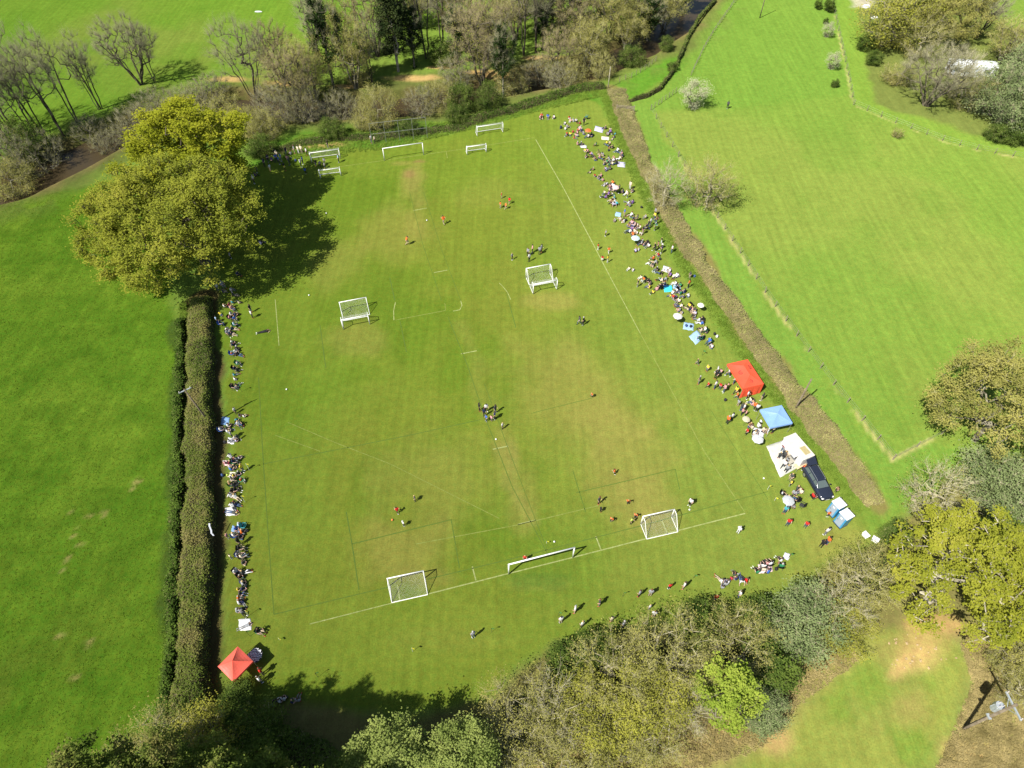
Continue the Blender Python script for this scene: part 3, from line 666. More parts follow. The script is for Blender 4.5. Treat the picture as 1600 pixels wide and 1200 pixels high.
CROWN_Z = {'oak': 9.6, 'oak_bright': 11.6, 'oak_lime': 7.4, 'oak_olive': 7.8, 'hedge_bare': 4.0, 'hedge_tan': 3.8, 'hedge_yellow': 3.8, 'willow': 6.4, 'lime_tree': 5.2, 'sage_scrub': 2.8, 'scrub_grey': 2.9, 'scrub_olive': 2.7, 'scrub_green': 2.0, 'dark_bush': 2.6, 'blossom': 2.6}
TNAME = {'oak': 'oak_tree', 'oak_bright': 'oak_tree', 'oak_lime': 'oak_tree', 'oak_olive': 'oak_tree', 'evergreen': 'evergreen_tree', 'willow': 'willow_tree', 'lime_tree': 'lime_green_tree', 'ivy_tree': 'ivy_clad_tree', 'blossom': 'blossom_tree'}
def plant(kind, px, py, label, s=1.0, sz=None, rot=None, group=None, by='base', cat=None):
    """by='base': (px,py) is the foot of the trunk; by='crown': the middle of the crown"""
    sz = sz or s
    if by == 'base': p = at(px, py)
    else: p = at(px, py, CROWN_Z[kind] * sz)
    name = TNAME.get(kind, 'shrub' if kind.startswith(('scrub', 'hedge', 'sage', 'dark')) else 'bare_tree')
    z = gz(p[0], p[1])
    e = empty(name, (p[0], p[1], z - 0.02), rot if rot is not None else random.uniform(0, 6.28))
    e.scale = (s, s, sz)
    tag(e, label, cat or ('shrub' if name == 'shrub' else 'tree'), group)
    tr, cr = TREES[kind]
    obj('trunk', tr, e); obj('crown', cr, e)
    return e
RB, LB, WD, BH = 'bare trees along the river', 'scrub along the river', 'trees of the wood at the top right', 'trees and shrubs along the near hedge'
# the two oaks by the left hedge
plant('oak', 322, 412, 'huge spreading oak with olive-yellow young leaves casting a wide shadow on the pitch', rot=0.0)
plant('oak_bright', 287, 240, 'brighter yellow-green oak behind the huge oak beside the river', 1.22, 1.0, by='crown', rot=1.0)
# riverside, left to right
for k, px, py, s, sz, lab in (
    ('bare_tall', 100, 212, 1.0, 1.05, 'tall bare grey tree, third of the leaning-looking row at the left edge'),
    ('bare_tall', 74, 218, .95, 1.0, 'tall bare grey tree, second of the row at the left edge by the river'),
    ('bare_tall', 119, 190, .9, .95, 'bare forked tree with dark trunk before the north field at far left'),
    ('bare_tall', 160, 170, .8, .78, 'slender bare tree standing alone over the dark river bank at left'),
    ('bare_tall', 154, 172, .55, .7, 'thin bare sapling beside the slender tree on the left river bank'),
    ('bare_tall', 38, 232, 1.0, 1.0, 'tall bare tree nearest the left edge of the photo'),
    ('bare_twin', 4, 215, .9, 1.0, 'broad bare tree cut by the left edge above the river'),
    ('bare_round', 222, 132, .95, 1.0, 'rounded pale grey bare tree standing alone against the north field'),
    ('bare_tall', 243, 128, .6, .6, 'small bare tree just right of the rounded pale grey tree'),
    ('bare_twin', 398, 150, .95, 1.0, 'wide bare tree with several dark limbs above the brown river bend'),
    ('bare_brown', 466, 178, .78, 1.0, 'brownish bare tree rising over the river left of the ivy trunks'),
    ('ivy_tree', 522, 140, 1.0, 1.15, 'tall ivy-wrapped bare tree left of the dark evergreen'),
    ('green_bare', 490, 150, .9, 1.0, 'greenish budding tree on the river bank left of the ivy-wrapped tree'),
    ('green_bare', 556, 138, .9, 1.0, 'greenish budding tree between the ivy-wrapped tree and the evergreen'),
    ('bare_tall', 582, 128, .8, .7, 'pale-stemmed bare tree just left of the dark evergreen'),
    ('evergreen', 622, 112, .95, 1.08, 'dark narrow evergreen tree, the tallest dark shape by the river'),
    ('ivy_tree', 648, 106, .8, .8, 'ivy-wrapped tree at the right foot of the dark evergreen'),
    ('bare_tall', 668, 92, 1.1, 1.15, 'tall bare tree behind the sandy river bank right of the evergreen'),
    ('bare_tall', 690, 72, 1.05, 1.1, 'tall bare tree reaching the top edge right of the evergreen'),
    ('ivy_tree', 716, 100, .8, .75, 'ivy-dark tree behind the sandy bank in the middle of the river row'),
    ('bare_brown', 752, 122, 1.05, 1.08, 'large rounded brown bare tree over the river above the top-right goal'),
    ('ivy_tree', 786, 150, .7, .92, 'dark ivy column on the near river bank beside the large brown tree'),
    ('bare_tall', 742, 50, 1.0, 1.0, 'bare tree at the top edge behind the large brown tree'),
    ('bare_tall', 818, 86, 1.05, 1.05, 'tall pale-limbed bare tree right of the large brown tree'),
    ('bare_tall', 838, 82, .95, 1.05, 'tall bare tree, right one of the pale-limbed pair'),
    ('ivy_tree', 872, 58, 1.0, .9, 'dark ivy-clad tree at the top edge behind the river'),
    ('bare_brown', 872, 112, .72, .7, 'tan bare tree leaning over the river at its right bend'),
    ('green_bare', 918, 100, .95, .85, 'olive rounded tree on the right bend of the river'),
    ('ivy_tree', 905, 40, 1.1, .8, 'dark tree mass at the top edge above the olive tree'),
    ('green_bare', 952, 62, 1.1, .95, 'olive budding tree at the top left of the corner paddock'),
    ('bare_brown', 985, 40, .9, .85, 'brown bare tree at the top edge near the corner paddock'),
    ('ivy_tree', 1012, 55, 1.0, .65, 'dark ivy-covered tree beside the corner paddock fence'),
    ('green_bare', 1038, 40, .9, .8, 'olive tree close to the curving fence at the top'),
    ('ivy_tree', 1068, 12, 1.0, .7, 'dark tree at the top end of the curving fence'),
    ('green_bare', 1020, 8, 1.0, .9, 'greenish tree at the top edge left of the curving fence'),
    ('bare_tall', 610, 52, .95, .9, 'bare tree at the back behind the dark evergreen'),
    ('bare_tall', 560, 70, .9, .95, 'bare tree at the back left of the dark evergreen'),
    ('green_bare', 780, 30, 1.0, .9, 'greenish bare tree at the top edge behind the pale-limbed pair'),
    ('bare_tall', 500, 100, .9, 1.0, 'bare tree at the back above the ivy-wrapped tree'),
    ('green_bare', 655, 45, .9, .9, 'greenish bare tree at the top edge right above the evergreen'),
    ('bare_brown', 440, 128, .7, .8, 'thin brown tree on the far bank above the river bend'),
    ('green_bare', 535, 95, .9, 1.0, 'greenish tree at the back between the ivy-wrapped trees'),
    ('bare_brown', 590, 88, .85, .95, 'brown bare tree at the back just left of the evergreen'),
    ('green_bare', 700, 50, 1.0, 1.0, 'greenish bare tree at the back right of the evergreen'),
    ('bare_brown', 730, 82, .85, .95, 'brown bare tree behind the sandy far bank'),
    ('green_bare', 805, 62, 1.0, 1.0, 'greenish tree at the back behind the pale-limbed pair'),
    ('green_bare', 850, 42, 1.1, 1.0, 'greenish tree at the top edge, second from the pale-limbed pair'),
    ('bare_brown', 890, 75, .9, .9, 'brown bare tree behind the olive rounded tree'),
    ('bare_brown', 935, 22, 1.0, .95, 'brown bare tree at the top edge left of the corner paddock'),
    ('green_bare', 980, 70, .9, .8, 'olive budding tree directly above the corner paddock'),
    ('bare_brown', 1005, 20, .9, .9, 'brown tree at the top edge above the corner paddock'),
    ('ivy_tree', 848, 78, .7, .6, 'short dark ivy stump tree right of the pale-limbed pair'),
    ('bare_brown', 775, 95, .8, .9, 'brown tree right behind the large rounded brown tree'),
    ('green_bare', 610, 20, .9, .9, 'greenish tree at the top edge above the evergreen'),
    ('bare_tall', 635, 30, .9, 1.0, 'tall bare tree at the top edge behind the evergreen'),
    ('bare_tall', 60, 225, .8, .9, 'thin bare tree between the two tallest at the left edge'),
    ('bare_tall', 20, 225, .9, 1.05, 'tall bare tree, second from the left edge of the photo')):
    plant(k, px, py, lab, s, sz, group=RB)
for k, px, py, s, sz, lab in (
    ('scrub_grey', 62, 252, 1.0, 1.1, 'grey leafless scrub under the leaning trees at far left'),
    ('scrub_olive', 22, 286, 1.0, 1.0, 'olive scrub at the left edge on the near river bank'),
    ('scrub_grey', 18, 258, 1.0, 1.1, 'grey tangled scrub at the left edge above the olive scrub'),
    ('scrub_green', 50, 240, 1.1, 1.4, 'dark green scrub behind the grey scrub at far left'),
    ('scrub_grey', 140, 208, .7, .7, 'low grey scrub on the dark bank left of the muddy pool'),
    ('scrub_grey', 212, 205, .85, 1.0, 'pale grey leafless bush left behind the bright oak'),
    ('scrub_grey', 250, 182, 1.0, 1.1, 'large pale grey leafless bush right above the bright oak'),
    ('scrub_grey', 298, 172, 1.0, 1.0, 'grey leafless bush between the bright oak and the river bend'),
    ('scrub_olive', 352, 205, 1.1, 1.1, 'olive bush on the near bank right of the bright oak'),
    ('scrub_olive', 392, 212, .9, .9, 'olive bush above the blue team at the top left of the pitch'),
    ('scrub_grey', 438, 192, .9, 1.2, 'grey-brown bush on the near bank above the far left goal'),
    ('scrub_grey', 478, 188, .8, 1.1, 'grey-brown bush hiding the river above the far left goal'),
    ('scrub_green', 408, 240, .8, .7, 'low dark green bush beside the blue team'),
    ('scrub_green', 520, 214, .7, .8, 'dark bush behind the bare earth patch at the far goals'),
    ('scrub_olive', 596, 196, .95, 1.25, 'tan-olive bush in front of the dark river pool'),
    ('scrub_olive', 572, 200, .6, .8, 'small olive bush left of the tan-olive bush'),
    ('scrub_green', 640, 208, .55, .6, 'small dark bush at the foot of the ball-stop fence'),
    ('scrub_olive', 690, 170, .8, 1.1, 'olive bush right of the dark river pool'),
    ('scrub_green', 722, 172, .9, 1.2, 'green leafy bush between the river and the ball-stop fence'),
    ('scrub_grey', 715, 128, .8, 1.0, 'pale grey bush on the sandy far bank'),
    ('scrub_green', 762, 170, .8, 1.1, 'green bush at the foot of the ivy column'),
    ('scrub_green', 712, 190, .6, .7, 'low dark round bush above the far right goals'),
    ('scrub_grey', 845, 120, .8, .9, 'brown leafless bush in the river bend'),
    ('scrub_olive', 940, 118, .7, .9, 'olive bush at the corner of the pitch by the pale post'),
    ('scrub_olive', 895, 124, .8, 1.0, 'olive bush at the right bend of the river'),
    ('scrub_green', 985, 100, .8, .9, 'green bush beside the corner paddock'),
    ('scrub_green', 1040, 78, .5, .6, 'small dark bush inside the corner paddock'),
    ('scrub_grey', 330, 150, .8, .9, 'grey bush hanging over the river bend'),
    ('scrub_grey', 165, 222, .6, .6, 'grey twiggy bush at the muddy pool'),
    ('scrub_olive', 420, 215, .8, .9, 'olive bush on the near bank left of the far goals'),
    ('scrub_grey', 535, 178, .8, 1.0, 'grey bush on the near bank above the bare earth patch'),
    ('scrub_grey', 660, 178, .7, .9, 'grey bush beside the dark river pool'),
    ('scrub_olive', 800, 140, .8, 1.0, 'olive bush right of the ivy column'),
    ('scrub_grey', 875, 132, .7, .8, 'grey-brown bush on the near bank of the right bend'),
    ('scrub_olive', 560, 128, .8, 1.0, 'olive undergrowth on the far bank left of the evergreen'),
    ('scrub_olive', 760, 92, .9, 1.1, 'olive undergrowth on the far bank behind the large brown tree'),
    ('scrub_green', 690, 100, .9, 1.1, 'green undergrowth on the far bank right of the evergreen'),
    ('scrub_olive', 910, 72, .9, 1.1, 'olive undergrowth on the far bank at the right bend'),
    ('scrub_green', 1050, 110, .35, .4, 'tiny dark bush on the corner paddock fence')):
    plant(k, px, py, lab, s, sz, group=LB)
# right-hand meadow
plant('hedge_tan', 1036, 320, 'bare tan bush growing out of the brown hedge, left of two', 1.0, 1.0)
plant('hedge_bare', 1098, 322, 'bare rounded tree beside the brown hedge, right of two', 1.12, 1.12, cat='tree')
plant('blossom', 1082, 168, 'pale blossoming tree alone in the meadow by the fence corner', 1.25, 1.15)
for px, py, k, s, lab in ((1277, 14, 'dark_bush', .35, 'small dark young tree, left of two at the top of the orchard row'), (1294, 18, 'dark_bush', .5, 'dark young tree, right of two at the top of the orchard row'), (1290, 58, 'blossom', .62, 'pale flowering sapling, upper one of the orchard row'),
                       (1297, 108, 'blossom', .68, 'pale flowering sapling, lower one of the orchard row'), (1303, 136, 'dark_bush', .28, 'little dark sapling at the lower end of the orchard row'), (1289, 37, 'dark_bush', .22, 'tiny dark sapling between the dark and the flowering orchard trees'), (1400, 214, 'scrub_olive', .26, 'tiny reddish bush alone near the meadow fence')):
    plant(k, px, py, lab, s, s * 1.1, group='young orchard trees')
# wood at the top right
for k, px, py, s, sz, lab in (('hedge_yellow', 1375, 70, 2.3, 1.7, 'olive-yellow tree at the left edge of the wood'), ('hedge_yellow', 1412, 40, 2.5, 2.0, 'olive-yellow tree at the top of the wood'), ('oak_olive', 1465, 70, 1.0, .9, 'large olive tree in the middle of the wood'),
    ('dark_bush', 1350, 78, .7, .6, 'dark shrub at the left foot of the wood'), ('dark_bush', 1362, 100, .6, .5, 'dark shrub at the corner of the wood beside the grass track'), ('bare_round', 1445, 165, 1.15, .85, 'rounded grey-brown bare tree at the front of the wood'), ('hedge_tan', 1478, 148, 1.3, 1.2, 'grey bare bush left of the white caravan'),
    ('bare_round', 1525, 58, .75, .7, 'grey bare tree behind the white caravan'), ('sage_scrub', 1545, 178, 1.6, 1.6, 'grey-green rounded bush in front of the white caravan'), ('sage_scrub', 1588, 205, 1.5, 1.5, 'grey-green bush at the right edge in front of the wood'), ('hedge_bare', 1505, 170, 1.1, 1.0, 'olive bare bush at the front of the wood'),
    ('sage_scrub', 1600, 140, 1.6, 1.7, 'pale green bush at the right edge of the wood'), ('green_bare', 1560, 100, .9, .7, 'greenish bare tree right of the white caravan'), ('dark_bush', 1578, 222, .8, .6, 'dark shrub at the right edge by the meadow fence'), ('scrub_olive', 1400, 130, .8, .7, 'low olive scrub at the front left of the wood'), ('hedge_bare', 1430, 90, 1.3, 1.2, 'brown-olive bush in the middle of the wood'), ('scrub_green', 1555, 218, .7, .6, 'low green scrub at the front right of the wood'), ('green_bare', 1480, 10, .9, .8, 'greenish tree at the top edge of the wood'), ('hedge_tan', 1588, 110, 1.2, 1.2, 'grey bare bush at the right edge behind the caravan')):
    plant(k, px, py, lab, s, sz, group=WD)
# right side
plant('oak_olive', 1578, 628, 'spreading olive oak at the right edge beside the meadow', 1.0, 1.0, by='crown', rot=.6)
plant('oak_lime', 1508, 892, 'spreading lime-yellow oak with pale limbs right of the toilets', 1.02, 1.0, by='crown', rot=2.2)
plant('oak_lime', 1612, 925, 'second lime-yellow oak, cut by the right edge', .85, .9, by='crown', rot=4.0)
plant('hedge_tan', 1466, 768, 'pale leafless bush above the lime-yellow oak', 1.05, .9, by='crown')
plant('sage_scrub', 1560, 752, 'grey-green bush between the olive oak and the lime-yellow oak', 1.1, 1.1, by='crown')
plant('sage_scrub', 1600, 790, 'grey-green bush at the right edge behind the lime-yellow oak', 1.1, 1.1, by='crown')
plant('dark_bush', 1575, 840, 'dark green bush in the gap of the lime-yellow oak', .9, 1.0, by='crown')
plant('scrub_olive', 1590, 1020, 'olive scrub at the right edge beside the transformer pole', .7, .8, by='crown')
plant('hedge_bare', 1600, 1080, 'olive bush at the right edge behind the transformer pole', .6, .6, by='crown')
plant('scrub_green', 1400, 835, 'small dark green bush at the left foot of the lime-yellow oak', .5, .6, by='crown')
for k, px, py, s, sz, lab in (
    ('hedge_bare', 1352, 905, .95, .85, 'bare olive bush right end of the near hedge below the white bins'), ('hedge_tan', 1310, 945, .85, .8, 'pale branching bush near the right end of the near hedge'), ('sage_scrub', 1258, 975, 1.0, .95, 'grey-green bush in the near hedge below the seated families'), ('scrub_green', 1270, 930, .5, .5, 'small green bush at the pitch edge by the grey-green bush'),
    ('hedge_yellow', 1325, 985, .75, .6, 'yellowish low bush beside the brown clearing'), ('dark_bush', 1190, 965, .75, .7, 'dark green bush on the pitch side of the near hedge'), ('hedge_bare', 1150, 1000, .9, .85, 'bare olive bush behind the bright lime tree'), ('dark_bush', 1205, 1040, .9, .8, 'dark bush right of the bright lime tree'),
    ('lime_tree', 1135, 1085, .95, .95, 'bright lime-green leafy tree standing out of the near hedge'), ('dark_bush', 1095, 975, .8, .85, 'dark leafy bush at the pitch edge under the walkers'), ('hedge_bare', 1050, 1020, 1.05, 1.1, 'large bare olive bush with a pale forked stem in the near hedge'), ('hedge_yellow', 1010, 1090, 1.0, .95, 'yellow-budded bush left of the bright lime tree'),
    ('hedge_tan', 1075, 1095, .9, .8, 'tan leafless bush between the yellow-budded bush and the lime tree'), ('dark_bush', 930, 1010, .7, .8, 'dark bush at the pitch edge, left of the large bare bush'), ('hedge_bare', 958, 1048, 1.0, 1.1, 'bare olive bush in the middle of the near hedge'), ('dark_bush', 885, 1035, .7, .75, 'dark leafy bush at the inner corner of the near hedge'),
    ('hedge_yellow', 930, 1120, 1.0, .9, 'yellow-budded bush at the bottom middle'), ('hedge_tan', 868, 1105, .95, .95, 'tan branching bush at the bottom middle'), ('hedge_bare', 815, 1125, 1.0, 1.0, 'bare olive bush right of the two pale willows'), ('hedge_tan', 780, 1165, .9, .9, 'tan bush at the bottom edge right of the willows'),
    ('hedge_bare', 870, 1175, 1.0, .9, 'bare olive bush at the bottom edge'), ('scrub_olive', 960, 1180, .8, .6, 'low olive scrub at the bottom edge'), ('hedge_bare', 1020, 1140, .8, .7, 'bare bush at the bottom edge left of the brown ground'), ('sage_scrub', 1195, 1110, .6, .6, 'low grey-green bush beside the brown ground')):
    plant(k, px, py, lab, s, sz, group=BH, by='crown')
for k, px, py, s, sz, lab in (('willow', 712, 1192, .9, .9, 'pale green leafy willow at the bottom edge, right of two'), ('willow', 612, 1206, 1.0, .95, 'pale green leafy willow at the bottom edge, left of two'), ('lime_tree', 752, 1175, .5, .6, 'slim fresh green tree beside the right willow'),
    ('hedge_bare', 250, 1190, 1.1, .9, 'olive bush at the bottom of the left field'), ('hedge_yellow', 320, 1160, 1.0, .8, 'yellow-green bush at the lower end of the wide hedge'), ('dark_bush', 368, 1092, .6, .45, 'low green bush below the red gazebo at bottom left'),
    ('hedge_bare', 200, 1215, .9, .8, 'olive bush cut by the bottom edge at left'), ('scrub_green', 400, 1150, .9, .9, 'shaded green scrub below the red gazebo')):
    plant(k, px, py, lab, s, sz, group=BH, by='crown')
# tall trees of the near hedge that stand just below the frame; their shade falls on the pitch corner
for x, y, k, s, sz, lab in ((-30.0, 5.0, 'oak_bright', .72, 1.02, 'tall tree just below the frame shading the pitch corner, leftmost of four'), (-25.0, 7.4, 'oak_bright', .55, 1.0, 'tall tree just below the frame shading the pitch corner, second of four'), (-20.0, 5.6, 'oak_bright', .66, .96, 'tall tree just below the frame shading the pitch corner, third of four'), (-13.0, 4.4, 'oak_bright', .6, .9, 'tall tree just below the frame shading the pitch corner, rightmost of four')):
    e = empty('oak_tree', (x, y, 0), random.uniform(0, 6)); e.scale = (s, s, sz); tag(e, lab, 'tree', BH); obj('trunk', TREES[k][0], e); cr_ = obj('crown', TREES[k][1], e); cr_.material_slots[1].link = 'OBJECT'; cr_.material_slots[1].material = L_HEDGE

# ------------------------------------------------------------------ hedges
def hedge(name, path, half_w, height, label, mats, n_leaf, leaf, n_twig=0, twig=0.4, flat=0.75, seed=0, group=None, wob=0.25):
    r = np.random.default_rng(seed)
    pts = resample(path, 0.5); t = np.gradient(pts, axis=0); t /= np.linalg.norm(t, axis=1)[:, None]; nrm = np.stack([-t[:, 1], t[:, 0]], 1)
    k = 11; u = np.linspace(-1, 1, k)
    prof = np.clip((1 - np.abs(u) ** (2 / (1.02 - flat))), 0, 1)
    K = len(pts); hw = half_w * (1 + wob * (fbm(pts[:, 0] * 3 + seed, pts[:, 1], 4.0, 3) - .5) * 2); hh = height * (1 + 0.5 * wob * (fbm(pts[:, 0], pts[:, 1] * 3 + seed, 3.0, 3) - .5) * 2)
    ends = sstep(0, 3, np.minimum(np.arange(K), K - 1 - np.arange(K)).astype(float)); hh = hh * (0.3 + 0.7 * ends)
    XY = pts[:, None, :] + nrm[:, None, :] * (u[None, :, None] * hw[:, None, None]); Z = prof[None, :] * hh[:, None]
    XY = XY + (vnoise(XY[..., 0] * 1.0 + Z, XY[..., 1], 0.9)[..., None] - .5) * 0.5; Z = np.maximum(-0.05, Z * 0.86 + (fbm(XY[..., 0], XY[..., 1], 1.3, 3) - .5) * 0.45 * (prof[None, :] > .2))
    V = np.concatenate([XY, Z[..., None]], -1); I = np.arange(K * k).reshape(K, k)
    Fq = np.stack([I[:-1, :-1], I[:-1, 1:], I[1:, 1:], I[1:, :-1]], -1).reshape(-1, 4)
    c = pts[K // 2]
    e = empty(name, (c[0], c[1], 0)); tag(e, label, 'hedge', group)
    off = np.array([c[0], c[1], 0])
    obj('hedge_body', mesh_np(name + '_body', V.reshape(-1, 3) - off, Fq, [mats[0]], smooth=True), e)
    def surf(n):
        i = r.integers(0, K - 1, n); j = r.integers(0, k - 1, n); a = r.random((n, 1)); b = r.random((n, 1))
        q = (V[i, j] * (1 - a) + V[i + 1, j] * a) * (1 - b) + (V[i, j + 1] * (1 - a) + V[i + 1, j + 1] * a) * b
        return q
    q = surf(n_leaf); q[:, 2] += r.normal(size=n_leaf) * .13 + .04; q[:, :2] += r.normal(size=(n_leaf, 2)) * .12; q = q[q[:, 2] > 0]
    Vl, Fl = leaf_quads(q, np.full(len(q), leaf), r, 0.9)
    faces = [Fl]; VV = [Vl]; mi = [0] * len(Fl)
    if n_twig:
        q = surf(n_twig); D = r.normal(size=(n_twig, 3)); D[:, 2] = np.abs(D[:, 2]) + .3; D /= np.linalg.norm(D, axis=1, keepdims=True)
        Vt, Ft = spikes(q, q + D * (twig * (.4 + r.random(n_twig)))[:, None], np.full(n_twig, .014)); faces.append(Ft + len(Vl)); VV.append(Vt); mi += [1] * len(Ft)
    obj('hedge_leaves', mesh_np(name + '_leaves', np.concatenate(VV) - off, faces, [mats[1], mats[2]], mi), e)
    return e
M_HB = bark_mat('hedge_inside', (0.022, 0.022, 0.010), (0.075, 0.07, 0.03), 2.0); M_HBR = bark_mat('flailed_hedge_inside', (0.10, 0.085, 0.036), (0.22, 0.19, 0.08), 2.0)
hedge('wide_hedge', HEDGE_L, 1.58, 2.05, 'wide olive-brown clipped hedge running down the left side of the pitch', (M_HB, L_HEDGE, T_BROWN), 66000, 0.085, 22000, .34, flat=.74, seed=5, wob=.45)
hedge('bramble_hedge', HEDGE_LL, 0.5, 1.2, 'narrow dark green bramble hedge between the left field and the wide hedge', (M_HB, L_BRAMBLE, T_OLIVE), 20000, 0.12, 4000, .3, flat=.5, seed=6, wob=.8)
hedge('flailed_hedge', HEDGE_R, 1.6, 0.8, 'low flailed brown hedge bank along the right side of the pitch', (M_HBR, L_STRAW, T_BROWN), 34000, 0.085, 22000, .3, flat=.5, seed=8, wob=.6)
hedge('bank_hedge', P2([(722, 196), (760, 182), (800, 172), (850, 156), (905, 140), (945, 134)]), 1.3, 0.8, 'low green bank of nettles along the top of the pitch', (M_HB, L_BRAMBLE, T_OLIVE), 7000, .12, 1000, .3, flat=.5, seed=9)
hedge('bank_hedge', P2([(412, 246), (470, 224), (530, 216), (590, 214), (660, 206), (725, 199)]), 1.2, 0.5, 'rough green bank behind the far left goals', (M_HB, L_BRAMBLE, T_OLIVE), 7000, .11, 1500, .3, flat=.5, seed=10)
hedge('paddock_hedge', P2([(983, 159), (1010, 152), (1030, 141), (1048, 118), (1060, 96), (1075, 60), (1092, 30), (1118, 2)]), 0.35, 0.9, 'thin dark hedge curving up beside the corner paddock', (M_HB, L_GREEN, T_OLIVE), 3500, .11, 800, .25, seed=11)
hedge('near_hedge_underwood', P2([(560, 1205), (690, 1180), (800, 1140), (880, 1075), (960, 1040), (1060, 1020), (1160, 1015), (1250, 975), (1330, 930), (1385, 870)]), 1.5, 1.0, 'dark tangled undergrowth at the foot of the near hedge trees', (M_HB, L_GREEN, T_OLIVE), 9000, .11, 4000, .4, flat=.5, seed=12, wob=.7)
hedge('shaded_undergrowth', P2([(380, 1120), (420, 1150), (480, 1185), (560, 1205)]), 1.4, 0.8, 'shaded low undergrowth at the bottom left corner of the pitch', (M_HB, L_GREEN, T_OLIVE), 7000, .12, 2000, .4, flat=.5, seed=13, wob=.5)

# rough grass tufts (uncountable)
def tufts(name, pts_fn, n, h, mat, label, seed, nb=5):
    r = np.random.default_rng(seed); q = pts_fn(r, n); n = len(q)
    z = ground_z(q[:, 0], q[:, 1]); A = np.repeat(np.c_[q, z], nb, axis=0) + np.c_[r.normal(size=(n * nb, 2)) * .07, np.zeros(n * nb)]
    D = r.normal(size=(n * nb, 3)) * .5; D[:, 2] = 1; B = A + D * (h * (.5 + .8 * r.random(n * nb)))[:, None]
    V, Fx = spikes(A, B, np.full(n * nb, .03))
    o = obj(name, mesh_np(name, V, Fx, [mat])); tag(o, label, 'grass', kind='stuff')
def along(path, w0, w1):
    P = resample(path, .3); t = np.gradient(P, axis=0); t /= np.linalg.norm(t, axis=1)[:, None]; nr = np.stack([-t[:, 1], t[:, 0]], 1)
    def f(r, n):
        i = r.integers(0, len(P), n); return P[i] + nr[i] * (w0 + (w1 - w0) * r.random((n, 1))) + r.normal(size=(n, 2)) * .25
    return f
def inside(poly):
    def f(r, n):
        lo, hi = poly.min(0), poly.max(0); q = lo + (hi - lo) * r.random((n * 3, 2)); return q[sd_poly(q[:, 0], q[:, 1], poly) < 0][:n]
    return f
L_GR = leaf_mat('long_grass', (0.11, 0.185, 0.022), (0.22, 0.32, 0.045), 0.3, 0.8); L_GF = leaf_mat('meadow_grass', (0.085, 0.155, 0.012), (0.175, 0.275, 0.026), 0.3, 0.5); L_DRY = leaf_mat('dry_grass', (0.24, 0.20, 0.075), (0.50, 0.41, 0.18), 0.2, 0.6)
tufts('rough_grass', along(HEDGE_R, -3.4, -1.6), 7000, .22, L_GR, 'rough green grass between the pitch and the brown hedge', 1)
tufts('bank_grass', inside(P2([(400, 250), (470, 212), (560, 200), (660, 192), (740, 190), (830, 160), (930, 136), (945, 150), (830, 178), (740, 202), (600, 234), (480, 245)])), 8000, .35, L_GR, 'long green grass on the bank at the top of the pitch', 2)
tufts('dry_grass', inside(P2([(820, 1180), (1000, 1150), (1200, 1090), (1330, 1010), (1345, 1030), (1250, 1100), (1190, 1170), (1000, 1230)])), 5000, .3, L_DRY, 'dry brown grass along the edge of the near hedge', 3)
tufts('dry_verge', inside(P2([(1500, 1005), (1600, 1015), (1640, 1230), (1450, 1230), (1475, 1175), (1520, 1070)])), 6000, .3, L_DRY, 'dry brown grass round the transformer pole', 4)
tufts('hedge_foot_grass', along(HEDGE_L, -3.0, -2.1), 4000, .2, L_GR, 'rough grass at the foot of the wide hedge', 5)
tufts('meadow_grass', inside(P2([(-20, 1230), (245, 1230), (262, 1000), (274, 520), (230, 320), (90, 300), (-20, 325)])), 26000, .085, L_GF, 'long lush grass of the left field', 6, 3)
# ------------------------------------------------------------------ goals
M_WHITE = paint('white_painted_metal', (0.82, 0.82, 0.78), 0.4, 0.06); M_NET = paint('net_cord', (0.6, 0.6, 0.55), 0.8, 0.05)
def goal(bl, br, h, depth, label, side, group=None, r=0.06, net=True, back=True):
    """bl, br: feet of the left and right post in the photo; side=+1 mouth towards the camera, -1 mouth away from it"""
    a, b = at(*bl), at(*br); ax = b - a; w = float(np.linalg.norm(ax)); ang = math.atan2(ax[1], ax[0])
    e = empty('football_goal', (a[0], a[1], 0), ang); tag(e, label, 'goal', group)
    d = depth * side; top = depth * 0.35 * side
    for x in (0, w): MB().tube((x, 0, 0), (x, 0, h), r, n=10).build('post', M_WHITE, e, smooth=True)
    MB().tube((-r, 0, h), (w + r, 0, h), r, n=10).build('crossbar', M_WHITE, e, smooth=True)
    if back:
        for x in (0, w): MB().path([(x, 0, h), (x, top, h - .02), (x, d, r * .7), (x, 0, r * .7)], r * .6).build('side_frame', M_WHITE, e)
        MB().tube((0, d, r * .7), (w, d, r * .7), r * .7).build('back_bar', M_WHITE, e)
    if net:
        A, B = [], []
        n = int(w / .13)
        for i in range(n + 1):
            x = w * i / n; A += [(x, 0, h), (x, top, h - .02)]; B += [(x, top, h - .02), (x, d, .05)]
        for u in np.linspace(0, 1, int((abs(top) + math.hypot(h, depth * .65)) / .13)):
            L1 = abs(top); L2 = math.hypot(h, depth * .65); s = u * (L1 + L2)
            p = (0, (top * s / L1) if s < L1 else top + (d - top) * (s - L1) / L2, h if s < L1 else h - h * (s - L1) / L2)
            A.append((0, p[1], p[2])); B.append((w, p[1], p[2]))
        for x in (0, w):
            for u in np.linspace(.05, .95, 12):
                y = d * u; zt = h if abs(y) < abs(top) else h * (1 - (abs(y) - abs(top)) / (depth * .65)); A.append((x, y, 0.02)); B.append((x, y, max(zt, .03)))
            for z in np.arange(.13, h, .13): yy = top + (d - top) * (1 - z / h); A.append((x, 0, z)); B.append((x, yy, z))
        A, B = np.array(A, float), np.array(B, float)
        V, Fq = prisms(A, B, np.full(len(A), .0034), np.full(len(A), .0034), 3)
        obj('net', mesh_np('goal_net', V, Fq, [M_NET]), e)
    return e
SG = 'small white training goals'
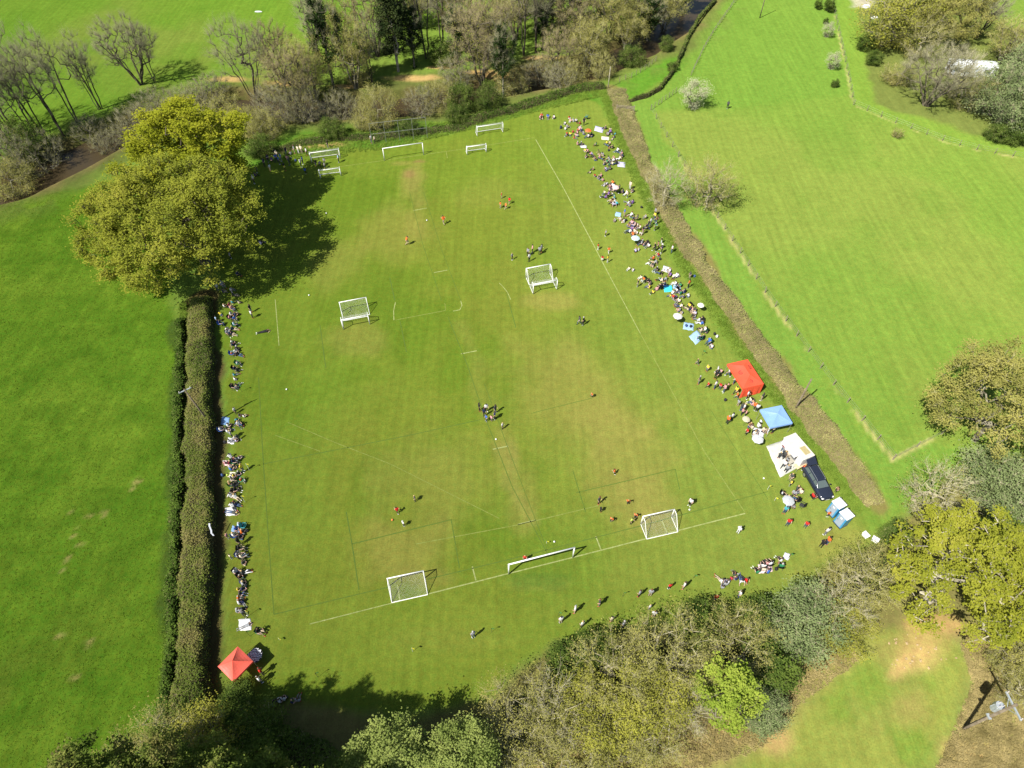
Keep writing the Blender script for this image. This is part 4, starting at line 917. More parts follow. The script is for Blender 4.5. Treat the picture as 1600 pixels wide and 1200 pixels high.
goal((795, 897), (895, 871), 2.44, 1.2, 'full-size white goal without net on the near goal line', -1, net=False, back=False, r=.08)
goal((601, 251), (662, 242), 2.44, 1.5, 'full-size white goal without net on the far goal line', 1, net=False, back=False, r=.07)
goal((609, 915), (664, 903), 1.85, 1.9, 'small white netted goal standing left on the near goal line', -1, SG, r=.06)
goal((1001, 819), (1049, 808), 1.85, 1.9, 'small white netted goal standing right on the near goal line', -1, SG, r=.055)
goal((537, 515), (578, 507), 1.9, 1.7, 'front one of the back-to-back goals left of the halfway line', 1, SG, r=.06)
goal((534, 487), (575, 479), 1.85, 1.7, 'rear one of the back-to-back goals left of the halfway line', -1, SG, r=.06)
goal((833, 459.5), (870, 452.5), 1.9, 1.7, 'front one of the back-to-back goals right of the halfway line', 1, SG, r=.06)
goal((822, 434), (859, 427), 1.85, 1.7, 'rear one of the back-to-back goals right of the halfway line', -1, SG, r=.06)
goal((487, 254), (532, 248), 1.9, 1.5, 'white goal at the far left beside the blue team', 1, SG, r=.055)
goal((501, 279), (533, 275), 1.6, 1.2, 'low white goal in front of the far left goal', 1, SG, r=.06)
goal((746, 213), (786, 207), 1.9, 1.5, 'white goal at the far right standing back on the bank', 1, SG, r=.055)
goal((730, 242), (760, 238), 1.6, 1.2, 'low white goal on the far goal line at right', 1, SG, r=.065)

# ------------------------------------------------------------------ gazebos
def gazebo(corners, h, label, cloth, poles, walls=(), valance=.28, peak=.8, ridge=0.0, logos=None):
    """corners: four eave corners in the photo, in order round the roof"""
    C = [at(x, y, h) for x, y in corners]; c = sum(C) / 4
    u = (C[1] - C[0] + C[2] - C[3]) / 2; v = (C[3] - C[0] + C[2] - C[1]) / 2
    lu, lv = float(np.linalg.norm(u)), float(np.linalg.norm(v)); ang = math.atan2(u[1], u[0])
    sgn = 1 if u[0] * v[1] - u[1] * v[0] > 0 else -1
    e = empty('gazebo', (c[0], c[1], 0), ang); tag(e, label, 'gazebo')
    K = [(-lu / 2, -lv / 2 * sgn, h), (lu / 2, -lv / 2 * sgn, h), (lu / 2, lv / 2 * sgn, h), (-lu / 2, lv / 2 * sgn, h)]
    A1, A2 = ((-ridge / 2, 0, h + peak), (ridge / 2, 0, h + peak)) if lu >= lv else ((0, -ridge / 2 * sgn, h + peak), (0, ridge / 2 * sgn, h + peak))
    m = MB()
    def tri(P, n=5):      # sagging cloth panel as a small grid
        P = [Vector(p) for p in P]; apex2 = P[2:] if len(P) == 4 else [P[2], P[2]]
        rows = []
        for i in range(n + 1):
            t = i / n; a = P[0].lerp(apex2[1] if len(P) == 4 else P[2], t); b = P[1].lerp(apex2[0], t)
            rows.append([a.lerp(b, j / n) - Vector((0, 0, .09 * math.sin(math.pi * t) * (0.4 + math.sin(math.pi * j / n)) * (1 if 0 < t < 1 else 0))) for j in range(n + 1)])
        for r0, r1 in zip(rows[:-1], rows[1:]):
            for j in range(n):
                q = [r0[j], r0[j + 1], r1[j + 1], r1[j]]
                if (q[2] - q[3]).length < 1e-4: q = q[:3]
                m.face(q)
    if lu >= lv:
        tri([K[0], K[1], A2, A1]); tri([K[1], K[2], A2]); tri([K[2], K[3], A1, A2]); tri([K[3], K[0], A1])
    else:
        tri([K[0], K[1], A1]); tri([K[1], K[2], A2, A1]); tri([K[2], K[3], A2]); tri([K[3], K[0], A1, A2])
    bmesh.ops.remove_doubles(m.bm, verts=m.bm.verts, dist=.002)
    m.build('canopy', cloth, e)
    vm = MB()
    for p, q in zip(K, K[1:] + K[:1]):
        n = 8
        for i in range(n):
            a, b = Vector(p).lerp(Vector(q), i / n), Vector(p).lerp(Vector(q), (i + 1) / n); vm.face([a, b, b - Vector((0, 0, valance)), a - Vector((0, 0, valance))])
    vm.build('valance', cloth, e)
    for k in K: MB().tube((k[0] * .97, k[1] * .97, 0), (k[0] * .97, k[1] * .97, h), .022, n=6).build('pole', poles, e)
    for i in walls:
        p, q = Vector(K[i]) * 1, Vector(K[(i + 1) % 4]); wm = MB(); n = 10
        nrm = Vector((q.y - p.y, p.x - q.x, 0)).normalized()
        pts = [[p.lerp(q, j / n) + nrm * (.05 * math.sin(j * 1.9)) * (1 - z) - Vector((0, 0, (h - .05) * (1 - z))) for j in range(n + 1)] for z in (0, .33, .66, .98)]
        for r0, r1 in zip(pts[:-1], pts[1:]):
            for j in range(n): wm.face([r0[j], r0[j + 1], r1[j + 1], r1[j]])
        wm.build('side_wall', cloth, e)
    return e, lu, lv, sgn
def cloth(name, col, tr=.25):
    m, N, L = new_mat(name)
    tc = nd(N, 'ShaderNodeTexCoord'); nz = nd(N, 'ShaderNodeTexNoise', Scale=1.5, Detail=5.0); L.new(tc.outputs['Object'], nz.inputs['Vector'])
    mr = nd(N, 'ShaderNodeMapRange'); mr.inputs[3].default_value = .85; mr.inputs[4].default_value = 1.15; L.new(nz.outputs[0], mr.inputs[0])
    sc = nd(N, 'ShaderNodeVectorMath', operation='SCALE'); sc.inputs[0].default_value = col; L.new(mr.outputs[0], sc.inputs['Scale'])
    d = nd(N, 'ShaderNodeBsdfDiffuse', Roughness=.5); t = nd(N, 'ShaderNodeBsdfTranslucent'); g = nd(N, 'ShaderNodeBsdfGlossy', Roughness=.45)
    L.new(sc.outputs[0], d.inputs[0]); L.new(sc.outputs[0], t.inputs[0])
    a = nd(N, 'ShaderNodeMixShader'); a.inputs[0].default_value = tr; L.new(d.outputs[0], a.inputs[1]); L.new(t.outputs[0], a.inputs[2])
    b = nd(N, 'ShaderNodeMixShader'); b.inputs[0].default_value = .05; L.new(a.outputs[0], b.inputs[1]); L.new(g.outputs[0], b.inputs[2])
    o = nd(N, 'ShaderNodeOutputMaterial'); L.new(b.outputs[0], o.inputs[0]); return m
C_RED = cloth('red_canopy_cloth', (0.80, 0.105, 0.045)); C_CORAL = cloth('coral_canopy_cloth', (0.85, 0.15, 0.10)); C_BLUE = cloth('pale_blue_canopy_cloth', (0.25, 0.42, 0.74)); M_STEEL = paint('gazebo_steel', (0.55, 0.56, 0.57), .35, .1, metal=.6)
e, lu, lv, sg = gazebo([(341, 1041), (372, 1009), (395, 1034), (363, 1066)], 2.1, 'coral red peaked gazebo beside the wide hedge at bottom left', C_CORAL, M_STEEL, walls=(), peak=.95)
e, lu, lv, sg = gazebo([(1136, 568), (1168, 562), (1194, 599), (1161, 608)], 2.0, 'red gazebo with a walled end and dark badge prints by the right hedge', C_RED, M_STEEL, walls=(2,), peak=.75, ridge=1.6)
M_BADGE = paint('dark_red_print', (0.23, 0.03, 0.02), .8, .2)
for px, py in ((1158, 581), (1174, 595), (1172, 572)):      # round badges printed on the canopy
    p = at(px, py, 2.42); lp = Matrix.Rotation(-e.rotation_euler.z, 3, 'Z') @ (Vector(p) - Vector(e.location))
    ring = MB()
    for k in range(10):
        a0, a1 = 2 * math.pi * k / 10, 2 * math.pi * (k + 1) / 10
        ring.face([(.2 * math.cos(a0), .2 * math.sin(a0), 0), (.32 * math.cos(a0), .32 * math.sin(a0), 0), (.32 * math.cos(a1), .32 * math.sin(a1), 0), (.2 * math.cos(a1), .2 * math.sin(a1), 0)])
    ring.box((0, .06, .0), (.2, .05, .006)).box((0, -.06, .0), (.2, .05, .006))
    bo = ring.build('printed_badge', M_BADGE, e)
    # lie on the cloth: drop onto the canopy from above
    can = [c for c in e.children if c.name.startswith('canopy')][0]
    ok, hit, nrm, _ = can.ray_cast(Vector((lp.x, lp.y, 6)), Vector((0, 0, -1)))
    if ok:
        bo.location = hit + nrm * (.012 if nrm.z > 0 else -.012); bo.rotation_euler = (nrm if nrm.z > 0 else -nrm).to_track_quat('Z', 'Y').to_euler()
gazebo([(1188, 640), (1221, 633), (1239, 661), (1204, 668)], 2.05, 'pale blue peaked gazebo between the red one and the catering trailer', C_BLUE, M_STEEL, peak=.6)

# ------------------------------------------------------------------ catering trailer, groundsheet, tables
M_TRAILER = paint('white_trailer_panel', (0.62, 0.61, 0.58), .45, .05); M_TAN = paint('tan_roof_panel', (0.36, 0.30, 0.14), .7, .15); M_TYRE = paint('tyre_rubber', (0.02, 0.02, 0.02), .8, .2); M_DKGREY = paint('dark_grey_plastic', (0.05, 0.05, 0.055), .5, .1); M_ALU = paint('bare_aluminium', (0.6, 0.6, 0.6), .3, .1, metal=.8)
c = at(1249, 697, 2.2); e = empty('catering_trailer', (c[0], c[1], 0), math.radians(-66)); tag(e, 'white catering trailer with tan roof panel behind the white groundsheet', 'trailer')
MB().box((0, 0, 1.25), (3.5, 1.75, 1.7), bevel=.06).build('body', M_TRAILER, e)
rf = MB().box((0, 0, 2.13), (3.56, 1.81, .07), bevel=.02).build('roof', paint('cream_roof_skin', (.56, .53, .45), .6, .12), e)
MB().box((.75, .25, 2.18), (1.1, .8, .05), bevel=.015).build('roof_panel', M_TAN, rf); MB().box((-.7, .1, 2.20), (.5, .5, .12), bevel=.03).build('roof_vent', M_TRAILER, rf)
h_ = MB().box((-.2, -1.2, 2.05), (2.4, .66, .05), Matrix.Rotation(.12, 4, 'X')).build('serving_hatch', M_TRAILER, e)
MB().box((-.2, -.99, 1.15), (2.4, .3, .05)).build('counter', M_ALU, e); MB().box((-.2, -.88, 1.55), (2.3, .02, .7)).build('hatch_opening', M_DKGREY, e)
for y in (-.88, .88):
    w = MB().tube((-.1, y - .09, .32), (-.1, y + .09, .32), .32, n=16).build('wheel', M_TYRE, e); MB().tube((-.1, y - .1, .32), (-.1, y + .1, .32), .17, n=12).build('rim', M_ALU, w)
MB().path([(1.75, -.5, .4), (2.7, 0, .4), (1.75, .5, .4)], .04).build('drawbar', M_DKGREY, e)
M_SHEET = paint('white_groundsheet', (0.50, 0.50, 0.43), .7, .14, 1.6)
def sheet(name, corners, mat, label, cat, z=.012, sag=.035, group=None, seed=0, n=10):
    """cloth lying on the grass: wrinkled, with a thin edge"""
    P = [at(x, y) for x, y in corners]; c = sum(P) / 4; r = np.random.default_rng(seed)
    m = MB(); rows = []
    for i in range(n + 1):
        row = []
        for j in range(n + 1):
            q = (P[0] * (1 - i / n) + P[3] * (i / n)) * (1 - j / n) + (P[1] * (1 - i / n) + P[2] * (i / n)) * (j / n)
            ed = min(i, j, n - i, n - j) == 0
            q = q + np.array([r.normal() * .03 * ed, r.normal() * .03 * ed, z + sag * r.random() * (not ed)]) - c
            row.append(m.bm.verts.new(q))
        rows.append(row)
    for a, b in zip(rows[:-1], rows[1:]):
        for j in range(n): m.bm.faces.new((a[j], a[j + 1], b[j + 1], b[j]))
    bmesh.ops.recalc_face_normals(m.bm, faces=m.bm.faces)
    bmesh.ops.solidify(m.bm, geom=list(m.bm.faces), thickness=.008)
    o = m.build(name, mat, None, True, (c[0], c[1], 0)); tag(o, label, cat, group); return o
sheet('groundsheet', [(1197, 697), (1236, 684), (1262, 722), (1219, 746)], M_SHEET, 'large white groundsheet in front of the catering trailer', 'groundsheet', sag=.02)
def table(px, py, rz, L, W, mat, label, h=.74):
    p = at(px, py); e = empty('folding_table', (p[0], p[1], 0), rz); tag(e, label, 'table')
    MB().box((0, 0, h), (L, W, .04), bevel=.01).build('tabletop', mat, e)
    for x in (-1, 1):
        for y in (-1, 1): MB().tube((x * (L / 2 - .1), y * (W / 2 - .08), 0), (x * (L / 2 - .1), y * (W / 2 - .08), h - .02), .018, n=6).build('leg', M_STEEL, e)
    return e
M_TBL = paint('grey_table_top', (0.36, 0.34, 0.28), .6, .1)
table(1236, 722, math.radians(30), 1.8, .8, M_TBL, 'grey folding table on the white groundsheet')
table(1247, 731, math.radians(30), 1.5, .7, paint('wooden_table', (.55, .42, .25), .6, .15), 'wooden table between the groundsheet and the parked car')
# table of small pale cups in the shade of the coral gazebo
p = at(402, 1028); e = empty('round_table', (p[0], p[1], 0)); tag(e, 'round dark table crowded with small pale cups in the coral gazebo shade', 'table')
MB().tube((0, 0, .70), (0, 0, .74), .72, n=24).build('tabletop', M_DKGREY, e); MB().tube((0, 0, 0), (0, 0, .7), .05, n=8).build('pedestal', M_STEEL, e); MB().tube((0, 0, 0), (0, 0, .04), .35, n=12).build('foot', M_STEEL, e)
M_CUP = paint('pale_cup', (.7, .7, .72), .4, .1); cup = MB().tube((0, 0, 0), (0, 0, .13), .045, .06, n=8).mesh('cup', M_CUP); k = 0
for i in range(-4, 5):
    for j in range(-4, 5):
        x, y = i * .155 + random.uniform(-.02, .02), j * .155 + random.uniform(-.02, .02)
        if x * x + y * y < .43:
            o = obj('cup', cup, None, (p[0] + x, p[1] + y, .742)); tag(o, 'small pale cup on the round dark table in the coral gazebo shade', 'cup', 'cups on the round table'); k += 1

# ------------------------------------------------------------------ parked estate car
M_CARP = paint('navy_car_paint', (0.020, 0.025, 0.040), .12, .05, spec=.6); M_GLASS = paint('tinted_glass_sky_tone', (0.085, 0.11, 0.105), .06, .02, spec=.7); M_CHROME = paint('silver_trim', (0.7, 0.7, 0.7), .2, .05, metal=.9); M_LAMP = paint('lamp_lens', (.75, .75, .72), .15, .03); M_RLAMP = paint('red_lamp_lens', (.45, .02, .02), .2, .05)  # glass: greenish tint, its colour lightened to imitate reflected sky
f, b = at(1293, 778), at(1262, 726); dv = f - b; cpos = at(1278, 753, .6)
car = empty('parked_car', (cpos[0], cpos[1], 0), math.atan2(dv[1], dv[0])); tag(car, 'dark navy estate car with raised tailgate parked beside the catering trailer', 'car')
def ring(x, hw, z0, z1, n=4):      # rounded body cross-section
    return [(x, -hw, z0 + .12), (x, -hw * .9, z0), (x, hw * .9, z0), (x, hw, z0 + .12), (x, hw, z1 - .18), (x, hw * .93, z1 - .05), (x, hw * .7, z1), (x, -hw * .7, z1), (x, -hw * .93, z1 - .05), (x, -hw, z1 - .18)]
MB().loft([ring(2.32, .62, .38, .62), ring(2.25, .78, .26, .72), ring(1.9, .89, .22, .82), ring(1.0, .91, .22, .95), ring(0, .91, .22, .97), ring(-1.4, .91, .22, .98), ring(-2.1, .88, .25, 1.0), ring(-2.3, .78, .32, .95)]).build('body', M_CARP, car, True)
MB().loft([[(1.08, -.76, .93), (1.08, .76, .93), (-2.15, .76, .96), (-2.15, -.76, .96)], [(.22, -.53, 1.40), (.22, .53, 1.40), (-1.78, .53, 1.42), (-1.78, -.53, 1.42)]]).round(.07).build('cabin', M_CARP, car, True)
MB().loft([[(.22, -.53, 1.39), (.22, .53, 1.39), (-1.78, .53, 1.41), (-1.78, -.53, 1.41)], [(.1, -.44, 1.46), (.1, .44, 1.46), (-1.66, .44, 1.48), (-1.66, -.44, 1.48)]]).round(.03).build('roof', M_CARP, car, True)
def quad_out(name, P, mat, par, o=.008):
    P = [Vector(p) for p in P]; n = (P[1] - P[0]).cross(P[2] - P[0]).normalized(); m = MB().face([p + n * o for p in P]); return m.build(name, mat, par)
quad_out('windscreen', [(1.0, -.68, .985), (1.0, .68, .985), (.30, .48, 1.37), (.30, -.48, 1.37)], M_GLASS, car, .02)
for s in (-1, 1):
    for x0, x1, t0, t1 in ((.92, .02, .30, .0), (-.06, -.98, -.06, -.95), (-1.06, -1.95, -1.02, -1.68)):
        P = [(x0, s * .745, .99), (x1, s * .745, .99), (t1, s * .565, 1.35), (t0, s * .565, 1.35)]; quad_out('side_window', P[::-1] if s < 0 else P, M_GLASS, car, .03)
    MB().path([(.22, s * .51, 1.43), (.1, s * .51, 1.54), (-1.6, s * .51, 1.56), (-1.75, s * .51, 1.45)], .03).build('roof_rail', M_CHROME, car)
    mi = MB().box((.78, s * 1.0, 1.0), (.12, .2, .14), bevel=.03).build('door_mirror', M_CARP, car)
    MB().box((2.18, s * .62, .66), (.2, .3, .14), bevel=.04).build('headlight', M_LAMP, car); MB().box((-2.2, s * .72, .82), (.16, .22, .2), bevel=.03).build('tail_light', M_RLAMP, car)
    for x in (1.42, -1.38):
        w = MB().tube((x, s * .72, .33), (x, s * .93, .33), .33, n=20).build('wheel', M_TYRE, car); MB().tube((x, s * .9, .33), (x, s * .945, .33), .21, n=12).build('rim', M_ALU, w)
tg_ = MB().box((-2.28, 0, 1.72), (1.05, 1.2, .06), Matrix.Rotation(math.radians(22), 4, 'Y'), bevel=.02).build('tailgate', M_CARP, car); MB().box((-2.34, 0, 1.76), (.55, .95, .02), Matrix.Rotation(math.radians(22), 4, 'Y')).build('rear_window', M_GLASS, tg_)
MB().box((2.3, 0, .44), (.06, .5, .12)).build('number_plate', M_LAMP, car)

# ------------------------------------------------------------------ portable toilets
M_TB = paint('toilet_blue_plastic', (0.06, 0.30, 0.52), .45, .1); M_TG = paint('toilet_grey_door', (0.32, 0.38, 0.44), .5, .08); M_TW = paint('translucent_white_roof', (0.80, 0.80, 0.79), .5, .04)
for px, py, lab in ((1312, 786, 'blue portable toilet with white roof, the one nearer the car'), (1324, 803, 'blue portable toilet with white roof, the one farther from the car')):
    p = at(px, py, 2.2); e = empty('portable_toilet', (p[0], p[1], 0), math.radians(27)); tag(e, lab, 'toilet', 'pair of portable toilets')
    MB().box((0, 0, 1.12), (1.1, 1.1, 2.05), bevel=.03).build('cabin', M_TB, e); MB().box((0, 0, .05), (1.18, 1.18, .1)).build('base', M_DKGREY, e)
    d = MB().box((-.565, 0, 1.12), (.03, .78, 1.85), bevel=.01).build('door', M_TG, e); MB().box((-.59, .28, 1.1), (.03, .06, .16)).build('handle', M_DKGREY, d); MB().box((-.59, 0, 1.65), (.02, .26, .2)).build('door_sign', M_TW, d)
    for y in (-.4, 0, .4): MB().box((.56, y, 1.1), (.03, .08, 1.8)).build('wall_rib', M_TB, e)
    r = MB().loft([[(-.6, -.6, 2.14), (.6, -.6, 2.14), (.6, .6, 2.14), (-.6, .6, 2.14)], [(-.58, -.58, 2.24), (.58, -.58, 2.24), (.58, .58, 2.24), (-.58, .58, 2.24)], [(-.4, -.45, 2.34), (.4, -.45, 2.34), (.4, .45, 2.34), (-.4, .45, 2.34)]]).build('roof', M_TW, e)
    MB().tube((.42, .4, 2.2), (.42, .4, 2.55), .05, n=8).build('vent_pipe', M_DKGREY, e)
# white wheeled bins
for px, py, lab, rz in ((1351, 838, 'white box bin on the grass, left of two beyond the toilets', .5), (1366, 845, 'white box bin on the grass, right of two beyond the toilets', .9), (1403, 873, 'crumpled white box half under the lime-yellow oak', .2)):
    p = at(px, py); e = empty('waste_bin', (p[0], p[1], 0), rz); e.scale = (.72, .72, .72); tag(e, lab, 'bin'); MB().loft([[(-.26, -.4, .02), (.26, -.4, .02), (.26, .4, .02), (-.26, .4, .02)], [(-.32, -.48, .7), (.32, -.48, .7), (.32, .48, .7), (-.32, .48, .7)]]).build('tub', M_TW, e)
    MB().loft([[(-.35, -.51, .7), (.35, -.51, .7), (.35, .51, .7), (-.35, .51, .7)], [(-.35, -.51, .76), (.35, -.51, .76), (.35, .51, .76), (-.35, .51, .76)], [(-.2, -.4, .82), (.2, -.4, .82), (.2, .4, .82), (-.2, .4, .82)]]).build('lid', M_TW, e)

# ------------------------------------------------------------------ poles and wires
M_POLE = bark_mat('weathered_pole', (0.09, 0.07, 0.045), (0.24, 0.20, 0.14), 2.0); M_GALV = paint('galvanised_steel', (0.50, 0.54, 0.55), .45, .12, metal=.5); M_CERA = paint('porcelain', (.55, .5, .45), .3, .1)
p = at(1505, 1138); tp = empty('transformer_pole', (p[0], p[1], 0), math.radians(95)); tag(tp, 'wooden power pole with grey transformer and steel crossarm at bottom right', 'power pole')
MB().tube((0, 0, -.3), (0, 0, 8.6), .16, .11, n=12).build('pole', M_POLE, tp, True)
t = MB().tube((.42, 0, 5.5), (.42, 0, 6.5), .33, n=16).tube((.42, 0, 6.5), (.42, 0, 6.56), .36, n=16).build('transformer', M_GALV, tp)
for k in range(3): MB().tube((.42 + .2 * math.cos(k * 2.1), .2 * math.sin(k * 2.1), 6.56), (.42 + .2 * math.cos(k * 2.1), .2 * math.sin(k * 2.1), 6.85), .035, n=8).build('bushing', M_CERA, t)
for k in range(6): MB().box((.42 + .36 * math.cos(k * 1.047), .36 * math.sin(k * 1.047), 6.0), (.09, .02, .7), Matrix.Rotation(k * 1.047, 4, 'Z')).build('cooling_fin', M_GALV, t)
ca_ = MB().box((0, 0, 8.1), (2.3, .12, .14)).build('crossarm', M_GALV, tp)
for x in (-1.05, 0, 1.05): MB().tube((x, 0, 8.17), (x, 0, 8.42), .05, n=8).build('insulator', M_CERA, ca_)
MB().tube((-.7, 0, 8.05), (0, .02, 7.2), .025, n=5).tube((.7, 0, 8.05), (0, .02, 7.2), .025, n=5).build('brace', M_GALV, tp); MB().box((0, -.17, 3.0), (.3, .02, .22)).build('warning_plate', paint('yellow_plate', (.7, .6, .25), .5, .1), tp); MB().box((.0, .15, 4.6), (.5, .25, .12)).build('fuse_bracket', M_GALV, tp)
def plain_pole(px, py, h, label, arm=True, tilt=(0, 0), r=.12, rz=.5, mat=None):
    p = at(px, py); e = empty('power_pole' if arm else 'pole', (p[0], p[1], 0), rz); e.rotation_euler = (tilt[0], tilt[1], rz); tag(e, label, 'pole')
    MB().tube((0, 0, -.3), (0, 0, h), r, r * .7, n=10).build('shaft', mat or M_POLE, e, True)
    if arm:
        a = MB().box((0, 0, h - .25), (1.5, .1, .1)).build('crossarm', M_GALV, e)
        for x in (-.65, .65): MB().tube((x, 0, h - .2), (x, 0, h), .04, n=6).build('insulator', M_CERA, a)
    return e
plain_pole(330, 664, 7.6, 'wooden pole with pale crossarm rising from the wide hedge on the left', rz=.55, tilt=(0, math.radians(-4)))
plain_pole(1242, 640, 6.2, 'wooden pole beside the brown hedge by the pale blue gazebo', rz=-.8, arm=False)
plain_pole(1187, 28, 8.0, 'tall brown pole in the meadow at the top edge', arm=False, r=.11)
plain_pole(950, 138, 4.5, 'pale bare post at the far corner of the pitch', arm=False, r=.09, mat=B_PALE)
# ball-stop fence behind the far goal
M_FGREY = paint('dull_fence_steel', (.22, .23, .21), .6, .15)
p0, p1 = at(582, 226), at(668, 216); e = empty('ball_stop_fence', (p0[0], p0[1], 0), math.atan2(p1[1] - p0[1], p1[0] - p0[0])); tag(e, 'tall thin-posted ball-stop fence with grey rails behind the far goal', 'fence'); W = float(np.linalg.norm(p1 - p0))
for x in np.linspace(0, W, 5): MB().tube((x, 0, 0), (x, 0, 4.2), .03, n=8).build('post', M_FGREY, e)
for z in (2.1, 4.2): MB().tube((0, 0, z), (W, 0, z), .028, n=6).build('rail', M_FGREY, e)
A = [(x, 0, .1) for x in np.arange(0, W, .3)] + [(0, 0, z) for z in np.arange(.2, 4.2, .3)]; B = [(x, 0, 4.2) for x in np.arange(0, W, .3)] + [(W, 0, z) for z in np.arange(.2, 4.2, .3)]
V, Fq = prisms(np.array(A, float), np.array(B, float), np.full(len(A), .004), np.full(len(A), .004), 3); obj('netting', mesh_np('netting', V, Fq, [M_DKGREY]), e)
# post-and-wire fences
M_FP = bark_mat('fence_post_wood', (0.10, 0.085, 0.06), (0.26, 0.22, 0.16), 3.0); M_WIRE = paint('fence_wire', (.45, .45, .42), .4, .1, metal=.6)
def wire_fence(pts, label, gap=3.0, h=1.15):
    P = resample(P2(pts), gap); c = P[len(P) // 2]; e = empty('wire_fence', (c[0], c[1], 0)); tag(e, label, 'fence')
    post = MB().tube((0, 0, -.2), (0, 0, h), .06, .05, n=7).mesh('post', M_FP)
    for q in P: obj('post', post, e, (q[0] - c[0] + random.uniform(-.05, .05), q[1] - c[1], 0)).rotation_euler = (random.uniform(-.05, .05), random.uniform(-.05, .05), 0)
    for z in (.35, .7, 1.05):
        A = np.c_[P[:-1] - c, np.full(len(P) - 1, z)]; B = np.c_[P[1:] - c, np.full(len(P) - 1, z)]; V, Fq = prisms(A, B, np.full(len(A), .008), np.full(len(A), .008), 3); obj('wire', mesh_np('wire', V, Fq, [M_WIRE]), e)
wire_fence(FENCE_LINES[0], 'post-and-wire fence along the meadow beside the brown hedge'); wire_fence(FENCE_LINES[1], 'short post-and-wire fence from the meadow corner to the olive oak'); wire_fence(FENCE_LINES[2], 'wire fence beside the orchard row'); wire_fence(FENCE_LINES[3], 'wire fence in front of the wood at top right')
wire_fence([(1017, 172), (1036, 206), (1060, 245)], 'wire fence piece behind the bare bushes at the brown hedge'); wire_fence([(1017, 172), (1040, 156), (1056, 145)], 'short dark fence from the blossoming tree to the brown hedge', 1.2); wire_fence([(1080, 118), (1098, 80), (1112, 55), (1140, 15), (1158, -10)], 'curving fence in the meadow at the top edge', 1.5)
wire_fence([(968, 128), (990, 120), (1012, 106), (1024, 96)], 'short fence at the lower side of the corner paddock', 1.5)
p0, p1 = at(963, 174), at(990, 176); e = empty('field_gate', (p0[0], p0[1], 0), math.atan2(p1[1] - p0[1], p1[0] - p0[0])); tag(e, 'dark five-bar gate across the gap of the brown hedge', 'gate'); W = float(np.linalg.norm(p1 - p0))
for z in (.25, .5, .75, 1.0, 1.25): MB().box((W / 2, 0, z), (W, .05, .09)).build('bar', M_FP, e)
for x in (0, W): MB().box((x, 0, .7), (.14, .14, 1.5)).build('gate_post', M_FP, e)
MB().box((W / 2, 0, .75), (math.hypot(W, 1), .04, .08), Matrix.Rotation(-math.atan2(1, W), 4, 'Y')).build('brace', M_FP, e)
# caravan and white oddments in the wood
M_CAR = paint('caravan_white', (.72, .75, .78), .35, .06)
p = at(1512, 118); e = empty('static_caravan', (p[0], p[1], 0), math.radians(-9)); tag(e, 'long white caravan half hidden behind grey bushes at top right', 'caravan')
MB().box((0, 0, 1.5), (9.0, 3.0, 2.2), bevel=.12).build('body', M_CAR, e); MB().loft([[(-4.55, -1.55, 2.6), (4.55, -1.55, 2.6), (4.55, 1.55, 2.6), (-4.55, 1.55, 2.6)], [(-4.4, -.05, 3.0), (4.4, -.05, 3.0), (4.4, .05, 3.0), (-4.4, .05, 3.0)]]).build('roof', M_CAR, e)
for x in (-3.3, -1.4, 2.6): w = MB().box((x, -1.51, 1.75), (1.2, .04, .8)).build('window', M_GLASS, e); MB().box((x, -1.535, 1.32), (1.3, .03, .05)).build('sill', M_CAR, w)
d = MB().box((.7, -1.51, 1.3), (.8, .04, 1.8)).build('door', paint('caravan_door', (.5, .55, .6), .4, .06), e); MB().box((1.0, -1.54, 1.3), (.05, .03, .12)).build('handle', M_DKGREY, d); MB().box((0, 0, .25), (8.6, 2.6, .3)).build('chassis', M_DKGREY, e)
def bundle(name, px, py, size, mat, label, cat, seed, z=0.0):
    r = np.random.default_rng(seed); m = MB().ball((0, 0, size[2] * .45), 1, size, 3); 
    for v in m.bm.verts: v.co += Vector(r.normal(size=3) * .06 * min(size)); v.co.z = max(v.co.z, 0)
    p = at(px, py, z); o = m.build(name, mat, None, False, (p[0], p[1], z)); tag(o, label, cat); return o
bundle('tarpaulin', 1353, 12, (.9, .7, .5), M_CAR, 'white tarpaulin heap at the top edge beside the wood', 'tarpaulin', 1); bundle('tarpaulin', 1366, 29, (.8, .6, .4), M_CAR, 'smaller white tarpaulin heap below the one at the top edge', 'tarpaulin', 2)
bundle('fertiliser_sack', 404, 19, (.9, .18, .2), M_CAR, 'thin white sack lying in the north field', 'sack', 3)
# pale polythene caught on the hedge edge
m = MB(); rr = np.random.default_rng(4); L0 = [(0, 0, 0), (.03, -.25, -.2), (.16, -.5, -.5), (.2, -.8, -.8), (.42, -.95, -1.0)]
for (a, b) in zip(L0[:-1], L0[1:]): m.face([Vector(a) + Vector((-.08, 0, .05)), Vector(a) + Vector((.07, .05, -.04)), Vector(b) + Vector((.07, 0, 0)), Vector(b) + Vector((-.08, -.05, .05))])
p = at(327, 818, 2.15); o = m.build('plastic_sheet', paint('pale_polythene', (.62, .64, .68), .3, .1), None, True, tuple(p)); tag(o, 'torn strip of white plastic hanging on the wide hedge', 'plastic sheet')
